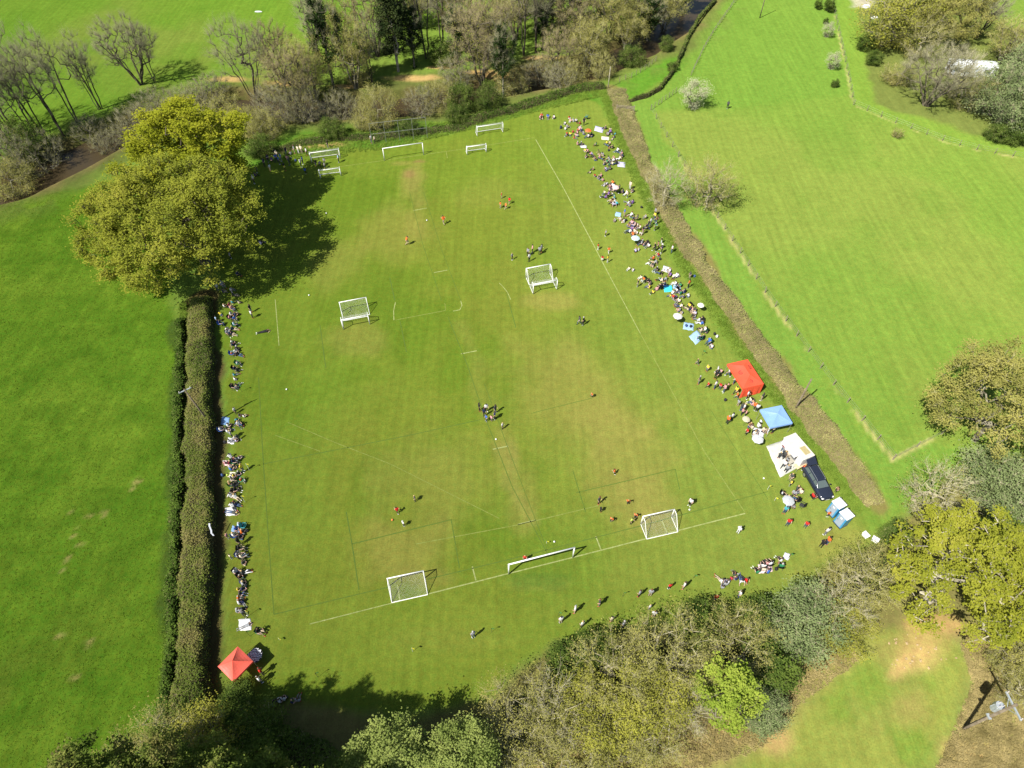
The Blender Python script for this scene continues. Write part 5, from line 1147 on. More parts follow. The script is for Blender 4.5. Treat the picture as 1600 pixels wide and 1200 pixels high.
# ------------------------------------------------------------------ people: one continuous body per pose
def body_parts(J, child=False):
    """J: joints of a pose -> list of tapered limbs (a, b, ra, rb, part); part 0 skin 1 top 2 trousers 3 hair 4 shoes"""
    V = lambda k: np.array(J[k], float)
    out = []
    pel, chest, neck, head = V('pel'), V('chest'), V('neck'), V('head')
    side = V('shL') - V('shR'); side /= np.linalg.norm(side)
    up = head - neck; up /= np.linalg.norm(up); fwd = np.cross(up, side)
    if 'face' in J: fwd = np.array(J['face'], float); fwd /= np.linalg.norm(fwd)
    for s in (-1, 1):
        out.append((pel + side * .075 * s, chest + side * .095 * s, .105, .112, 1))          # trunk, waist to chest
    out += [(pel, chest, .115, .115, 1), (V('shL') - side * .05, V('shR') + side * .05, .078, .078, 1), (pel + side * .07, pel - side * .07, .118, .118, 2), (neck - up * .05, head - up * .03, .052, .05, 0)]
    out += [(head - up * .055 + fwd * .012, head + up * .035, .075, .092, 0), (head + up * .03 - fwd * .018, head + up * .045 - fwd * .01, .102, .1, 3), (head - fwd * .04 - up * .04, head - fwd * .03 + up * .02, .075, .09, 3)]
    out += [(head + fwd * .088 - up * .01, head + fwd * .104 - up * .026, .013, .016, 0), (head + side * .092 - up * .012, head + side * .098 + up * .01, .016, .018, 0), (head - side * .092 - up * .012, head - side * .098 + up * .01, .016, .018, 0)]
    for s, q in ((1, 'L'), (-1, 'R')):
        sh, el, wr, hip, kn, an = V('sh' + q), V('el' + q), V('wr' + q), V('hip' + q), V('kn' + q), V('an' + q)
        mid = sh * .35 + el * .65
        out += [(sh, mid, .06, .05, 1), (mid, el, .044, .04, 0), (el, wr, .04, .028, 0)]
        d = wr - el; d /= np.linalg.norm(d); lat = side - d * (side @ d); lat /= np.linalg.norm(lat) + 1e-9; nrm = np.cross(d, lat)
        palm = wr + d * .075; out.append((wr + d * .02, palm, .028, .032, 0)); out.append((wr + d * .03 + nrm * .02, palm + nrm * .025, .02, .022, 0)); out.append((wr + d * .03 - nrm * .02, palm - nrm * .025, .02, .022, 0))
        for k, (o, ln) in enumerate(((-.036, .062), (-.012, .074), (.012, .07), (.035, .056))):       # four fingers, slightly curled
            f0 = palm + nrm * o + d * .012; f1 = f0 + d * ln * .55 + nrm * o * .25; f2 = f1 + d * ln * .35 - lat * s * .022
            out += [(f0, f1, .011, .0105, 0), (f1, f2, .0105, .009, 0)]
        t0 = wr + d * .035 - nrm * .03; t1 = t0 + d * .035 - nrm * .028; out += [(t0, t1, .014, .012, 0), (t1, t1 + d * .03, .012, .0105, 0)]
        out += [(hip, kn, .088, .06, 2), (kn, kn * .3 + an * .7, .058, .046, 2), (kn * .3 + an * .7, an, .045, .036, J.get('shin', 2))]
        toe = np.array(J['toe' + q], float); out += [(an + (an - kn) / np.linalg.norm(an - kn) * .02, toe, .042, .036, 4), (an - (toe - an) * .2 + np.array([0, 0, -.03]), toe + np.array([0, 0, -.005]), .036, .034, 4)]
    return out
def build_body(name, J):
    parts = body_parts(J); bm = bmesh.new()
    for a, b, ra, rb, _ in parts:
        a, b = Vector(a), Vector(b); d = b - a
        if d.length < 1e-5: d = Vector((0, 0, 1e-4))
        q = d.to_track_quat('Z', 'Y').to_matrix().to_4x4(); n = 12 if ra > .03 else 8
        bmesh.ops.create_cone(bm, cap_ends=True, segments=n, radius1=ra, radius2=rb, depth=d.length, matrix=Matrix.Translation((a + b) / 2) @ q)
        bmesh.ops.create_icosphere(bm, subdivisions=2, radius=ra, matrix=Matrix.Translation(a)); bmesh.ops.create_icosphere(bm, subdivisions=2, radius=rb, matrix=Matrix.Translation(b))
    me = bpy.data.meshes.new('tmp'); bm.to_mesh(me); bm.free()
    o = bpy.data.objects.new('tmp', me); COL.objects.link(o)
    rm = o.modifiers.new('r', 'REMESH'); rm.mode = 'VOXEL'; rm.voxel_size = .0115; rm.adaptivity = 0
    sm = o.modifiers.new('s', 'SMOOTH'); sm.factor = .5; sm.iterations = 2
    dm = o.modifiers.new('d', 'DECIMATE'); dm.ratio = .16
    dg = bpy.context.evaluated_depsgraph_get(); dg.update()
    out = bpy.data.meshes.new_from_object(o.evaluated_get(dg)); out.name = name
    dm.ratio = .022; dg.update(); low = bpy.data.meshes.new_from_object(o.evaluated_get(dg)); low.name = name + '_far'
    bpy.data.objects.remove(o); bpy.data.meshes.remove(me)
    for out_ in (out, low):
        n = len(out_.polygons); c = np.empty(n * 3); out_.polygons.foreach_get('center', c); c = c.reshape(-1, 3)
        best = np.full(n, 1e9); idx = np.zeros(n, np.int32)
        for a, b, ra, rb, k in parts:
            a, b = np.array(a), np.array(b); ab = b - a; t = np.clip(((c - a) @ ab) / (ab @ ab + 1e-12), 0, 1)
            d = np.linalg.norm(c - a - t[:, None] * ab, axis=1) - (ra + (rb - ra) * t) - (.004 if k in (1, 3) else 0)
            w = d < best; best[w] = d[w]; idx[w] = k
        out_.materials.clear()
        for k in range(5): out_.materials.append(None)
        out_.polygons.foreach_set('material_index', idx); out_.polygons.foreach_set('use_smooth', np.ones(n, bool))
        zmin = min(v.co.z for v in out_.vertices)
        for v in out_.vertices: v.co.z -= zmin - .004
        out_.update()
    return out, low
def J(**k): return k
def sym(d):      # mirror *L joints given as (x,y,z)
    for k in list(d):
        if k.endswith('L') and k[:-1] + 'R' not in d: x, y, z = d[k]; d[k[:-1] + 'R'] = (-x, y, z)
    return d
POSES = {
 's': sym(J(pel=(0, 0, .95), chest=(0, .0, 1.28), neck=(0, 0, 1.46), head=(0, .03, 1.61), shL=(.19, 0, 1.42), elL=(.25, -.03, 1.14), wrL=(.24, .09, .92), elR=(-.26, -.04, 1.15), wrR=(-.22, .14, 1.0), hipL=(.09, 0, .92), knL=(.1, .03, .5), anL=(.11, -.02, .09), toeL=(.14, .14, .04))),
 'f': sym(J(pel=(0, 0, .95), chest=(0, -.01, 1.28), neck=(0, 0, 1.46), head=(0, .04, 1.61), shL=(.19, 0, 1.42), elL=(.25, .06, 1.16), wrL=(.02, .23, 1.16), wrR=(-.03, .25, 1.21), hipL=(.09, 0, .92), knL=(.12, .0, .5), anL=(.14, -.02, .09), toeL=(.19, .13, .04))),
 'w': sym(J(pel=(0, 0, .94), chest=(0, .03, 1.27), neck=(0, .04, 1.45), head=(0, .08, 1.60), shL=(.19, .02, 1.41), elL=(.24, -.14, 1.17), wrL=(.24, -.06, .93), elR=(-.24, .12, 1.16), wrR=(-.22, .3, 1.0), hipL=(.09, .0, .91), knL=(.1, .2, .52), anL=(.1, .24, .1), toeL=(.11, .41, .07), knR=(-.1, -.04, .49), anR=(-.1, -.34, .18), toeR=(-.11, -.22, .05))),
 'r': sym(J(pel=(0, 0, .9), chest=(0, .1, 1.22), neck=(0, .15, 1.39), head=(0, .21, 1.53), shL=(.19, .12, 1.36), elL=(.27, -.12, 1.18), wrL=(.22, .06, 1.02), elR=(-.26, .22, 1.12), wrR=(-.15, .42, 1.22), hipL=(.09, .0, .87), knL=(.1, .34, .7), anL=(.1, .1, .4), toeL=(.1, .2, .27), knR=(-.09, .08, .47), anR=(-.09, -.2, .12), toeR=(-.09, -.04, .04), shin=0)),
 'g': sym(J(pel=(0, 0, .13), chest=(0, -.06, .45), neck=(0, -.05, .62), head=(0, 0, .77), shL=(.19, -.06, .58), elL=(.27, .1, .38), wrL=(.16, .32, .42), hipL=(.09, .03, .12), knL=(.13, .38, .43), anL=(.12, .62, .09), toeL=(.13, .78, .05))),
 'x': sym(J(pel=(0, 0, .12), chest=(0, .02, .44), neck=(0, .06, .61), head=(0, .12, .75), shL=(.19, .03, .57), elL=(.28, .14, .36), wrL=(.12, .32, .26), hipL=(.1, .02, .12), knL=(.36, .26, .18), anL=(-.06, .36, .08), toeL=(-.2, .34, .05), knR=(-.36, .24, .18), anR=(.06, .24, .09), toeR=(.2, .24, .05))),
 'l': sym(J(pel=(0, 0, .12), chest=(0, -.16, .42), neck=(0, -.2, .58), head=(0, -.17, .73), shL=(.19, -.2, .54), elL=(.3, -.34, .3), wrL=(.27, -.42, .06), hipL=(.09, .03, .11), knL=(.12, .44, .16), anL=(.12, .84, .07), toeL=(.16, .92, .14), knR=(-.11, .38, .34), anR=(-.1, .64, .08), toeR=(-.1, .8, .05))),
 'k': sym(J(pel=(0, -.05, .36), chest=(0, .13, .62), neck=(0, .2, .77), head=(0, .28, .9), shL=(.19, .15, .74), elL=(.26, .34, .52), wrL=(.14, .5, .36), hipL=(.1, -.02, .34), knL=(.17, .3, .46), anL=(.14, .06, .09), toeL=(.17, .22, .05), knR=(-.15, .26, .1), anR=(-.13, -.14, .09), toeR=(-.13, -.24, .04))),
 'c': sym(J(pel=(0, 0, .5), chest=(0, -.07, .82), neck=(0, -.06, .99), head=(0, -.01, 1.14), shL=(.19, -.07, .95), elL=(.29, .05, .72), wrL=(.25, .3, .68), hipL=(.1, .03, .48), knL=(.14, .44, .5), anL=(.15, .48, .09), toeL=(.17, .64, .04))),
 'p': sym(J(pel=(0, 0, .11), chest=(0, .32, .13), neck=(0, .5, .2), head=(0, .62, .28), shL=(.19, .45, .15), elL=(.28, .62, .06), wrL=(.1, .8, .05), hipL=(.09, -.03, .1), knL=(.11, -.45, .08), anL=(.12, -.86, .07), toeL=(.13, -.98, .05), face=(0, 1, .1))),
}
BODY = {k: build_body('person_' + k, v) for k, v in POSES.items()}
FAR = {k: v[1] for k, v in BODY.items()}; BODY = {k: v[0] for k, v in BODY.items()}
PAL = dict(w=('white', (.60, .60, .58)), k=('black', (.018, .018, .02)), n=('navy', (.022, .03, .075)), b=('blue', (.05, .13, .42)), r=('red', (.52, .03, .022)), o=('orange', (.66, .15, .03)), y=('yellow', (.70, .55, .05)), p=('pink', (.62, .30, .30)), g=('green', (.03, .19, .08)), t=('teal', (.06, .32, .36)),
           e=('grey', (.26, .27, .28)), c=('cream', (.64, .56, .40)), m=('maroon', (.20, .03, .05)), u=('purple', (.18, .10, .30)), a=('brown', (.26, .15, .08)), l=('lilac', (.46, .42, .60)), d=('dark grey', (.06, .065, .06)), i=('light blue', (.34, .48, .66)), v=('olive', (.18, .17, .06)), h=('lime', (.55, .70, .12)))
CLO = {k: paint('cloth_' + v[0].replace(' ', '_'), v[1], .85, .14, 9.0, spec=.15) for k, v in PAL.items()}
BOT = [('dark trousers', paint('trousers_dark', (.022, .024, .03), .85, .12, 8)), ('blue jeans', paint('jeans_blue', (.05, .085, .17), .85, .15, 8)), ('black leggings', paint('leggings_black', (.012, .012, .014), .8, .1, 8)), ('beige shorts', paint('shorts_beige', (.42, .34, .23), .85, .12, 8)), ('grey joggers', paint('joggers_grey', (.17, .175, .18), .85, .12, 8)), ('white shorts', paint('shorts_white', (.68, .68, .66), .85, .08, 8))]
SKIN = [paint('skin_%d' % i, c, .55, .06, 6) for i, c in enumerate(((.56, .36, .26), (.48, .30, .21), (.60, .40, .30), (.22, .12, .075), (.34, .20, .13)))]
HAIR = [paint('hair_%s' % n, c, .6, .15, 8) for n, c in (('dark', (.018, .013, .01)), ('brown', (.07, .04, .02)), ('blond', (.42, .29, .12)), ('grey', (.36, .35, .33)), ('auburn', (.15, .05, .02)))]
SHOE = [paint('shoe_%s' % n, c, .6, .1, 8) for n, c in (('white', (.7, .7, .68)), ('black', (.02, .02, .02)), ('red', (.4, .05, .04)), ('grey', (.25, .25, .26)))]
PTXT = dict(s='standing', f='with folded arms', w='walking', r='running', g='sitting', x='sitting cross-legged', l='leaning back', k='kneeling', c='chair-seated', p='lying')
PEOPLE = []
def crowd(place, group, face, poses, pts, child=.25, shorts=None, jit=50):
    """pts: 'x,y,colour[pose][!]' in photo pixels; '!' marks a child"""
    for t in pts.split():
        x, y, code = t.split(','); col = code[0]; pose = code[1] if len(code) > 1 and code[1] in POSES else random.choice(poses); kid = '!' in code or random.random() < child
        P = at(float(x), float(y)); bi = shorts if shorts is not None else random.choices(range(6), (30, 26, 14, 12, 12, 6))[0]
        s = (random.uniform(.66, .82) if kid else random.uniform(.94, 1.06)); fa = face if face is not None else random.uniform(-180, 180)
        ms = (random.choice(SKIN[:3]) if random.random() < .9 else random.choice(SKIN), CLO[col], BOT[bi][1], random.choices(HAIR, (30, 34, 18, 10, 8))[0], random.choice(SHOE))
        PEOPLE.append(dict(x=float(x), y=float(y), place=place, group=group, base='%s in %s top %s' % ('child' if kid else 'person', PAL[col][0], PTXT[pose]), pose=pose, P=P, sc=(s * (1.06 if kid else 1), s * (1.06 if kid else 1), s), rz=math.radians(fa - 90 + random.uniform(-jit, jit)), ms=ms))
RT, LT, PL, NL = 'spectators along the right touchline', 'spectators along the left hedge', 'players on the pitch', 'people along the near hedge'
W_, E_ = 180, 0
crowd('at the top of the pitch', RT, 250, 'g', '846,183,rg 856,184,bg 866,185,wx', 0)
crowd('in the far red-shirt ring', RT, None, 'gxl', '889,185,r! 891,190,p! 900,190,w! 906,194,r! 905,201,w! 883,194,w! 886,200,e 883,203,w! 886,210,r! 891,211,y! 898,217,r! 900,212,p! 903,205,r! 908,207,n 911,210,e 912,196,ks 908,227,n 919,215,w', 0)
crowd('by the far lilac blanket', RT, W_, 'gxlc', '946,202,n 954,204,c 950,211,e 960,211,t 957,219,c! 947,225,y! 951,230,k 957,232,k 964,237,w 969,241,e 972,246,n 931,229,g!')
crowd('in the far pink group', RT, W_, 'gxlk', '914,236,y! 919,239,p 923,242,p! 917,246,d 926,246,d 931,251,a 936,242,v 942,244,e 942,251,k 948,255,g 945,258,n 952,260,g 957,253,w 962,257,k 967,250,c 953,265,d 927,266,a 922,271,c! 930,276,rk! 936,279,d 942,283,p')
crowd('beside the pink umbrella', RT, W_, 'gxlc', '944,292,w 948,289,w 957,288,o 953,295,p! 960,296,p 952,303,m 944,304,c! 950,308,u 959,306,g 960,312,t 955,317,a 957,320,w 962,321,t 967,297,n 973,302,n 978,304,c 984,296,cs 989,300,d 980,309,cs! 981,319,w 984,323,e')
crowd('around the blue-topped crowd', RT, W_, 'gxlc', '975,339,bs 985,338,w 989,342,n 975,348,w 995,345,d 961,346,e! 1008,342,e! 987,350,p 983,354,a 991,356,k 994,354,p 985,361,u 983,364,w 990,364,c 995,365,w 989,368,o 999,360,c 1004,366,ks 1001,382,e 1008,384,d 1013,386,w 998,392,w!s 946,369,es!')
crowd('near the brown hedge', RT, W_, 'sfcw', '1023,337,es 1022,345,y 1025,351,a 1016,353,w 1012,358,d 1023,360,gs 1009,359,k 1033,380,kf 1034,388,ws 1027,390,a 1022,393,k 1033,396,n 1029,401,rk 1049,395,ws')
crowd('at the halfway touchline', RT, W_, 'gxlc', '1020,408,o 1015,414,g! 1020,416,d 1026,423,k 1042,422,wp 1046,425,w 990,423,w!s 1005,440,o! 1013,441,k 1017,445,d 996,448,ks 1014,451,y 1020,458,y! 1056,434,wl')
crowd('around the turquoise blanket', RT, W_, 'gxlc', '1032,440,c 1038,438,e 1031,452,k 1037,449,n 1055,445,w 1062,448,g 1056,457,w 1075,450,os 1077,435,ds 1047,464,y! 1052,465,r! 1056,465,u 1063,460,g 1068,466,d 1060,472,c 1058,479,d')
crowd('around the light blue blankets', RT, W_, 'gxlc', '1062,486,e 1066,490,e 1076,481,y! 1081,485,p 1085,487,d 1086,496,e 1090,502,wl 1095,507,bl 1100,519,w 1095,518,c 1104,521,d 1093,531,n! 1107,537,b 1112,543,w')
crowd('left of the red gazebo', RT, W_, 'sfw', '1089,570,d! 1104,580,ys! 1120,583,w 1125,585,p 1117,592,ks 1137,588,w 1146,600,w 1091,600,ds 1105,606,r! 1116,608,w 1124,608,r 1136,607,p! 1130,613,p 1148,616,y 1150,623,o')
crowd('between the red and blue gazebos', RT, None, 'sfgc', '1152,634,e 1157,642,d 1160,643,w 1158,648,p! 1164,650,p! 1166,623,ws 1172,627,cg 1175,633,pg 1179,635,o 1189,626,ds 1181,643,w 1135,662,os 1142,657,ws')
crowd('by the blue gazebo', RT, None, 'gxsc', '1165,679,rs! 1175,670,c 1184,667,w 1180,676,e 1177,682,w 1193,673,c 1199,677,ws 1206,677,cs 1171,665,a')
crowd('on the white groundsheet', RT, 40, 'sfw', '1221,698,ks 1221,706,m 1224,710,w 1222,717,d 1229,717,c 1244,714,rs 1227,725,e 1226,738,e 1222,731,w 1216,716,d!', .15)
crowd('beside the parked car', RT, None, 'sgcx', '1233,751,d 1234,759,ys! 1245,765,d 1250,770,c 1240,772,e 1221,774,w 1228,782,y 1232,790,w 1239,792,e 1224,802,ts 1268,779,rc 1254,735,os! 1305,769,a! 1243,784,k')
crowd('near the portable toilets', RT, None, 'sw', '1292,807,os! 1229,821,rs 1257,824,rs! 1288,836,ws 1290,850,os 1281,855,ks 1309,818,ks', 0)
crowd('in the near-hedge family group', NL, 110, 'gxlc', '1190,888,w 1195,884,p 1201,884,w 1200,895,b 1183,895,g 1192,891,c 1219,877,w 1218,888,g 1125,908,w 1133,914,e 1137,912,w 1150,906,n 1163,907,r 1147,899,d 1128,919,e! 1157,909,w')
crowd('walking by the near hedge', NL, 120, 'sw', '1116,938,rs 1153,933,ws 1045,920,rs 1067,920,ws 998,932,es 1015,931,es 1014,952,ws 1020,964,ws 936,946,ds 898,957,ws 876,973,ws 909,980,ws 955,971,cs 973,980,es 984,987,ks', .1)
crowd('below the near goal line', NL, 80, 'sw', '740,996,es 1152,833,ws', 0)
crowd('by the coral gazebo', LT, 20, 'sf', '411,1053,rs 409,1066,ws 407,989,kc', 0); crowd('in the tree shade at bottom left', LT, 60, 'gcx', '426,1102,e 438,1096,w 444,1094,w 467,1095,e 458,1097,n 418,1137,ws', 0)
crowd('under the huge oak', LT, E_, 'gcls', '341,453,w 349,449,e 362,455,w 351,460,n 367,463,d 365,474,t 374,474,c! 408,382,l 361,404,e 338,372,e! 372,430,n')
crowd('by hedge below the oak', LT, E_, 'gxcl', '361,482,m 364,486,p 352,482,w! 362,493,w 369,494,n 345,492,y! 340,504,is! 346,509,n 361,500,p 368,501,b! 368,511,i 366,516,n 356,517,w 360,522,k')
crowd('on the grass out from the oak', LT, E_, 'sw', '395,497,ws 393,488,ks 412,519,kp', 0)
crowd('in the upper left hedge row', LT, E_, 'gxcl', '358,524,e 363,524,n 363,537,w 366,541,n 370,547,k 369,551,w 364,556,o! 374,556,k 370,568,c 373,571,w 368,579,n 372,581,d 368,587,t 367,594,w 372,603,d 370,606,e 366,608,k')
crowd('by the left pole shadow', LT, E_, 'gcsx', '369,646,ws 374,650,d 382,652,w! 371,658,t 372,664,b 375,666,w 358,667,w 347,675,w 357,676,w 355,671,d 364,685,e 368,686,w 361,691,wl 370,690,l 373,687,ds')
crowd('in the middle left hedge row', LT, E_, 'gxcl', '362,716,w 366,719,m 371,718,e 375,717,e! 355,725,p 361,725,m 367,725,n 362,735,b 366,731,n 358,744,h! 366,744,y 381,737,ys 373,741,d 379,753,o! 363,751,e 367,753,c 362,760,a 368,761,d 363,768,k 369,767,k 363,777,w 370,779,w 366,788,n 371,790,n 365,793,w 363,801,dp')
crowd('by the left teal chair', LT, E_, 'gcx', '370,827,b 374,823,i 378,833,o 368,840,w 375,841,k 357,841,ps! 376,851,ks 377,860,k 375,870,e 380,873,c 362,873,cs! 380,881,d')
crowd('in the lower left hedge row', LT, E_, 'gxcl', '371,896,w 376,896,l 383,896,d 377,903,a 376,911,n 380,914,e 373,922,y 380,921,n 377,929,d 374,935,o! 374,943,w 381,943,n 373,956,e 379,957,e 383,979,ep!')
crowd('in the blue team at far left', 'blue team at the far left corner', None, 'sgf', '420,254,n 425,252,u 433,254,b 437,257,b 440,252,b 449,249,p 453,258,d 446,267,y! 423,267,w! 414,260,n 432,242,c 428,242,k 448,242,k 455,242,e 461,240,e 467,240,cs 472,240,cs 480,243,w 474,257,b 471,261,w 478,272,bs! 399,276,n 402,270,n 398,287,ws')
crowd('at the far left goals', 'blue team at the far left corner', None, 'sw', '501,261,es! 508,263,es! 508,257,e! 513,231,ks 530,254,is 494,259,ks!', 0)
crowd('in the far half', PL, None, 'rs', '636,383,or 694,351,or 784,310,r!r 782,325,o!s 790,327,o!r 796,319,r!s', 0, 3)
crowd('near right back-to-back goals', PL, None, 'sr', '800,406,es! 825,400,es 832,395,ps 827,409,ws 843,398,es 846,394,es', 0, 2)
crowd('at the right touchline', PL, None, 'rs', '934,390,rs! 951,396,or! 941,408,rr! 949,410,ys!', 0, 5)
crowd('alone in the right half', PL, 200, 's', '911,508,ks 905,507,dw', 0); crowd('at the middle of the pitch', PL, None, 'sk', '749,642,ks 760,643,ws 757,650,ns 760,658,bs! 768,658,ps! 773,655,ns 774,645,ds 785,670,ws!', 0)
crowd('in the left near half', PL, None, 'rs', '649,783,ds! 622,802,rr! 631,822,ws!', 0, 0); crowd('in the right near half', PL, None, 'rs', '925,621,or! 960,741,or! 935,787,ds 938,800,ks! 980,787,or! 955,815,or! 992,809,or! 986,818,hs! 1077,790,ws 820,876,rs!', 0, 2)
crowd('alone in the right meadow', 'walkers in the meadow', 90, 's', '1136,170,ds', 0); crowd('behind the far goal', 'walkers in the meadow', 200, 's', '581,224,ws 586,224,cs', 0)
# the far seated crowd is packed closely: more people between those placed above
random.seed(21)
for q in [q for q in PEOPLE if q['group'] == RT and q['y'] < 545 and q['pose'] in 'gxlc']:
    if random.random() < .42:
        d = dict(q); ang = random.uniform(0, 6.28); d['P'] = q['P'] + np.array([math.cos(ang), math.sin(ang), 0]) * random.uniform(.55, .95); d['pose'] = random.choice('gxlk'); d['rz'] = q['rz'] + random.uniform(-.8, .8); d['extra'] = True
        ms = list(q['ms']); ms[1] = CLO[random.choice('wwcepnlpku')]; d['ms'] = tuple(ms); PEOPLE.append(d)
# the 300 nearest (largest in view) are individuals, the farther rest one crowd
PEOPLE.sort(key=lambda q: float(np.linalg.norm(q['P'] - np.array([0, 0, CAM_H]))) - (12 if q['pose'] in 'swrf' else 0))
NEAR = [q for q in PEOPLE if 'extra' not in q][:300]; ids = {id(q) for q in NEAR}; REST = [q for q in PEOPLE if id(q) not in ids]
for q in NEAR:
    o = q['o'] = bpy.data.objects.new('person', BODY[q['pose']]); COL.objects.link(o); o.scale = q['sc']; o.location = (q['P'][0], q['P'][1], 0); o.rotation_euler = (0, 0, q['rz'])
    for k, m in enumerate(q['ms']): o.material_slots[k].link = 'OBJECT'; o.material_slots[k].material = m
ORD = ['topmost', 'second from top', 'third from top', 'fourth from top', 'fifth from top', 'sixth from top', 'seventh from top', 'eighth from top', 'ninth from top', 'tenth from top']
byk = {}
for q in NEAR: byk.setdefault((q['base'], q['place']), []).append(q)
for (base, place), L in byk.items():
    L.sort(key=lambda q: (q['y'], q['x']))
    for i, q in enumerate(L): tag(q['o'], base + ' ' + place + (', ' + ORD[i] if len(L) > 1 else ''), 'person', q['group'])
allm = []; VV, FF, MI = [], [], []; off = 0
for q in REST:
    me = FAR[q['pose']]; n = len(me.vertices); v = np.empty(n * 3); me.vertices.foreach_get('co', v); v = v.reshape(-1, 3) * np.array(q['sc']); c_, s_ = math.cos(q['rz']), math.sin(q['rz'])
    v = np.c_[v[:, 0] * c_ - v[:, 1] * s_, v[:, 0] * s_ + v[:, 1] * c_, v[:, 2]] + np.array([q['P'][0], q['P'][1], 0])
    me.calc_loop_triangles(); nt = len(me.loop_triangles); f = np.empty(nt * 3, np.int32); me.loop_triangles.foreach_get('vertices', f); pi = np.empty(nt, np.int32); me.loop_triangles.foreach_get('polygon_index', pi); mi = np.empty(len(me.polygons), np.int32); me.polygons.foreach_get('material_index', mi)
    mp = []
    for m in q['ms']:
        if m not in allm: allm.append(m)
        mp.append(allm.index(m))
    VV.append(v); FF.append(f.reshape(-1, 3) + off); MI.append(np.array(mp)[mi[pi]]); off += n
if REST:
    tag(obj('far_crowd', mesh_np('far_crowd', np.concatenate(VV), np.concatenate(FF), allm, np.concatenate(MI), smooth=True)), 'dense far crowd of seated spectators at the top corners of the pitch', 'crowd', kind='stuff')
print('people', len(PEOPLE))

# ------------------------------------------------------------------ camp chairs under the seated
def chair_proto(mat):
    m = MB().face([(-.26, -.22, .44), (.26, -.22, .44), (.26, .24, .46), (-.26, .24, .46)]); bmesh.ops.solidify(m.bm, geom=list(m.bm.faces), thickness=.015); seat = m.mesh('seat', mat)
    m = MB().face([(-.26, -.23, .44), (.26, -.23, .44), (.27, -.36, .92), (-.27, -.36, .92)]); bmesh.ops.solidify(m.bm, geom=list(m.bm.faces), thickness=.015); back = m.mesh('backrest', mat)
    legs = [MB().tube((sx * .28, sy * .26, 0), (sx * .26, -sy * .2, .46), .012, n=5).mesh('leg', M_DKGREY) for sx in (-1, 1) for sy in (-1, 1)]
    posts = [MB().tube((sx * .27, -.22, .44), (sx * .27, -.36, .92), .012, n=5).mesh('back_post', M_DKGREY) for sx in (-1, 1)]
    arms = [MB().box((sx * .3, 0, .64), (.05, .46, .02)).mesh('armrest', mat) for sx in (-1, 1)]
    return dict(seat=[seat], backrest=[back], leg=legs, back_post=posts, armrest=arms)
CH = {n: chair_proto(CLO[k]) for n, k in (('black', 'k'), ('blue', 'b'), ('green', 'g'), ('grey', 'd'), ('teal', 't'))}
chairs = []
def camp_chair(P, rz, colname, place, x, y):
    e = empty('camp_chair', (P[0], P[1], 0), rz)
    for n, ms in CH[colname].items():
        for mm in ms: obj(n, mm, e)
    chairs.append((e, colname, place, y))
for q in NEAR:
    if q['pose'] == 'c': camp_chair(q['P'], q['rz'], random.choice(['black', 'black', 'blue', 'green', 'grey']), q['place'], q['x'], q['y'])
for x, y, c_, rz, pl in ((383, 825, 'teal', -1.6, 'by the left hedge families'), (1251, 792, 'grey', 1, 'between the car and the toilets'), (916, 186, 'teal', 1.2, 'behind the far red-shirt ring')): camp_chair(at(x, y), rz, c_, pl, x, y)
byk = {}
for e, c_, pl, y in chairs: byk.setdefault((c_, pl), []).append((y, e))
for (c_, pl), L in byk.items():
    L.sort(key=lambda t: t[0])
    for i, (y, e) in enumerate(L): tag(e, '%s folding camp chair %s' % (c_, pl) + (', ' + ORD[min(i, 6)] if len(L) > 1 else ''), 'chair', 'folding camp chairs')

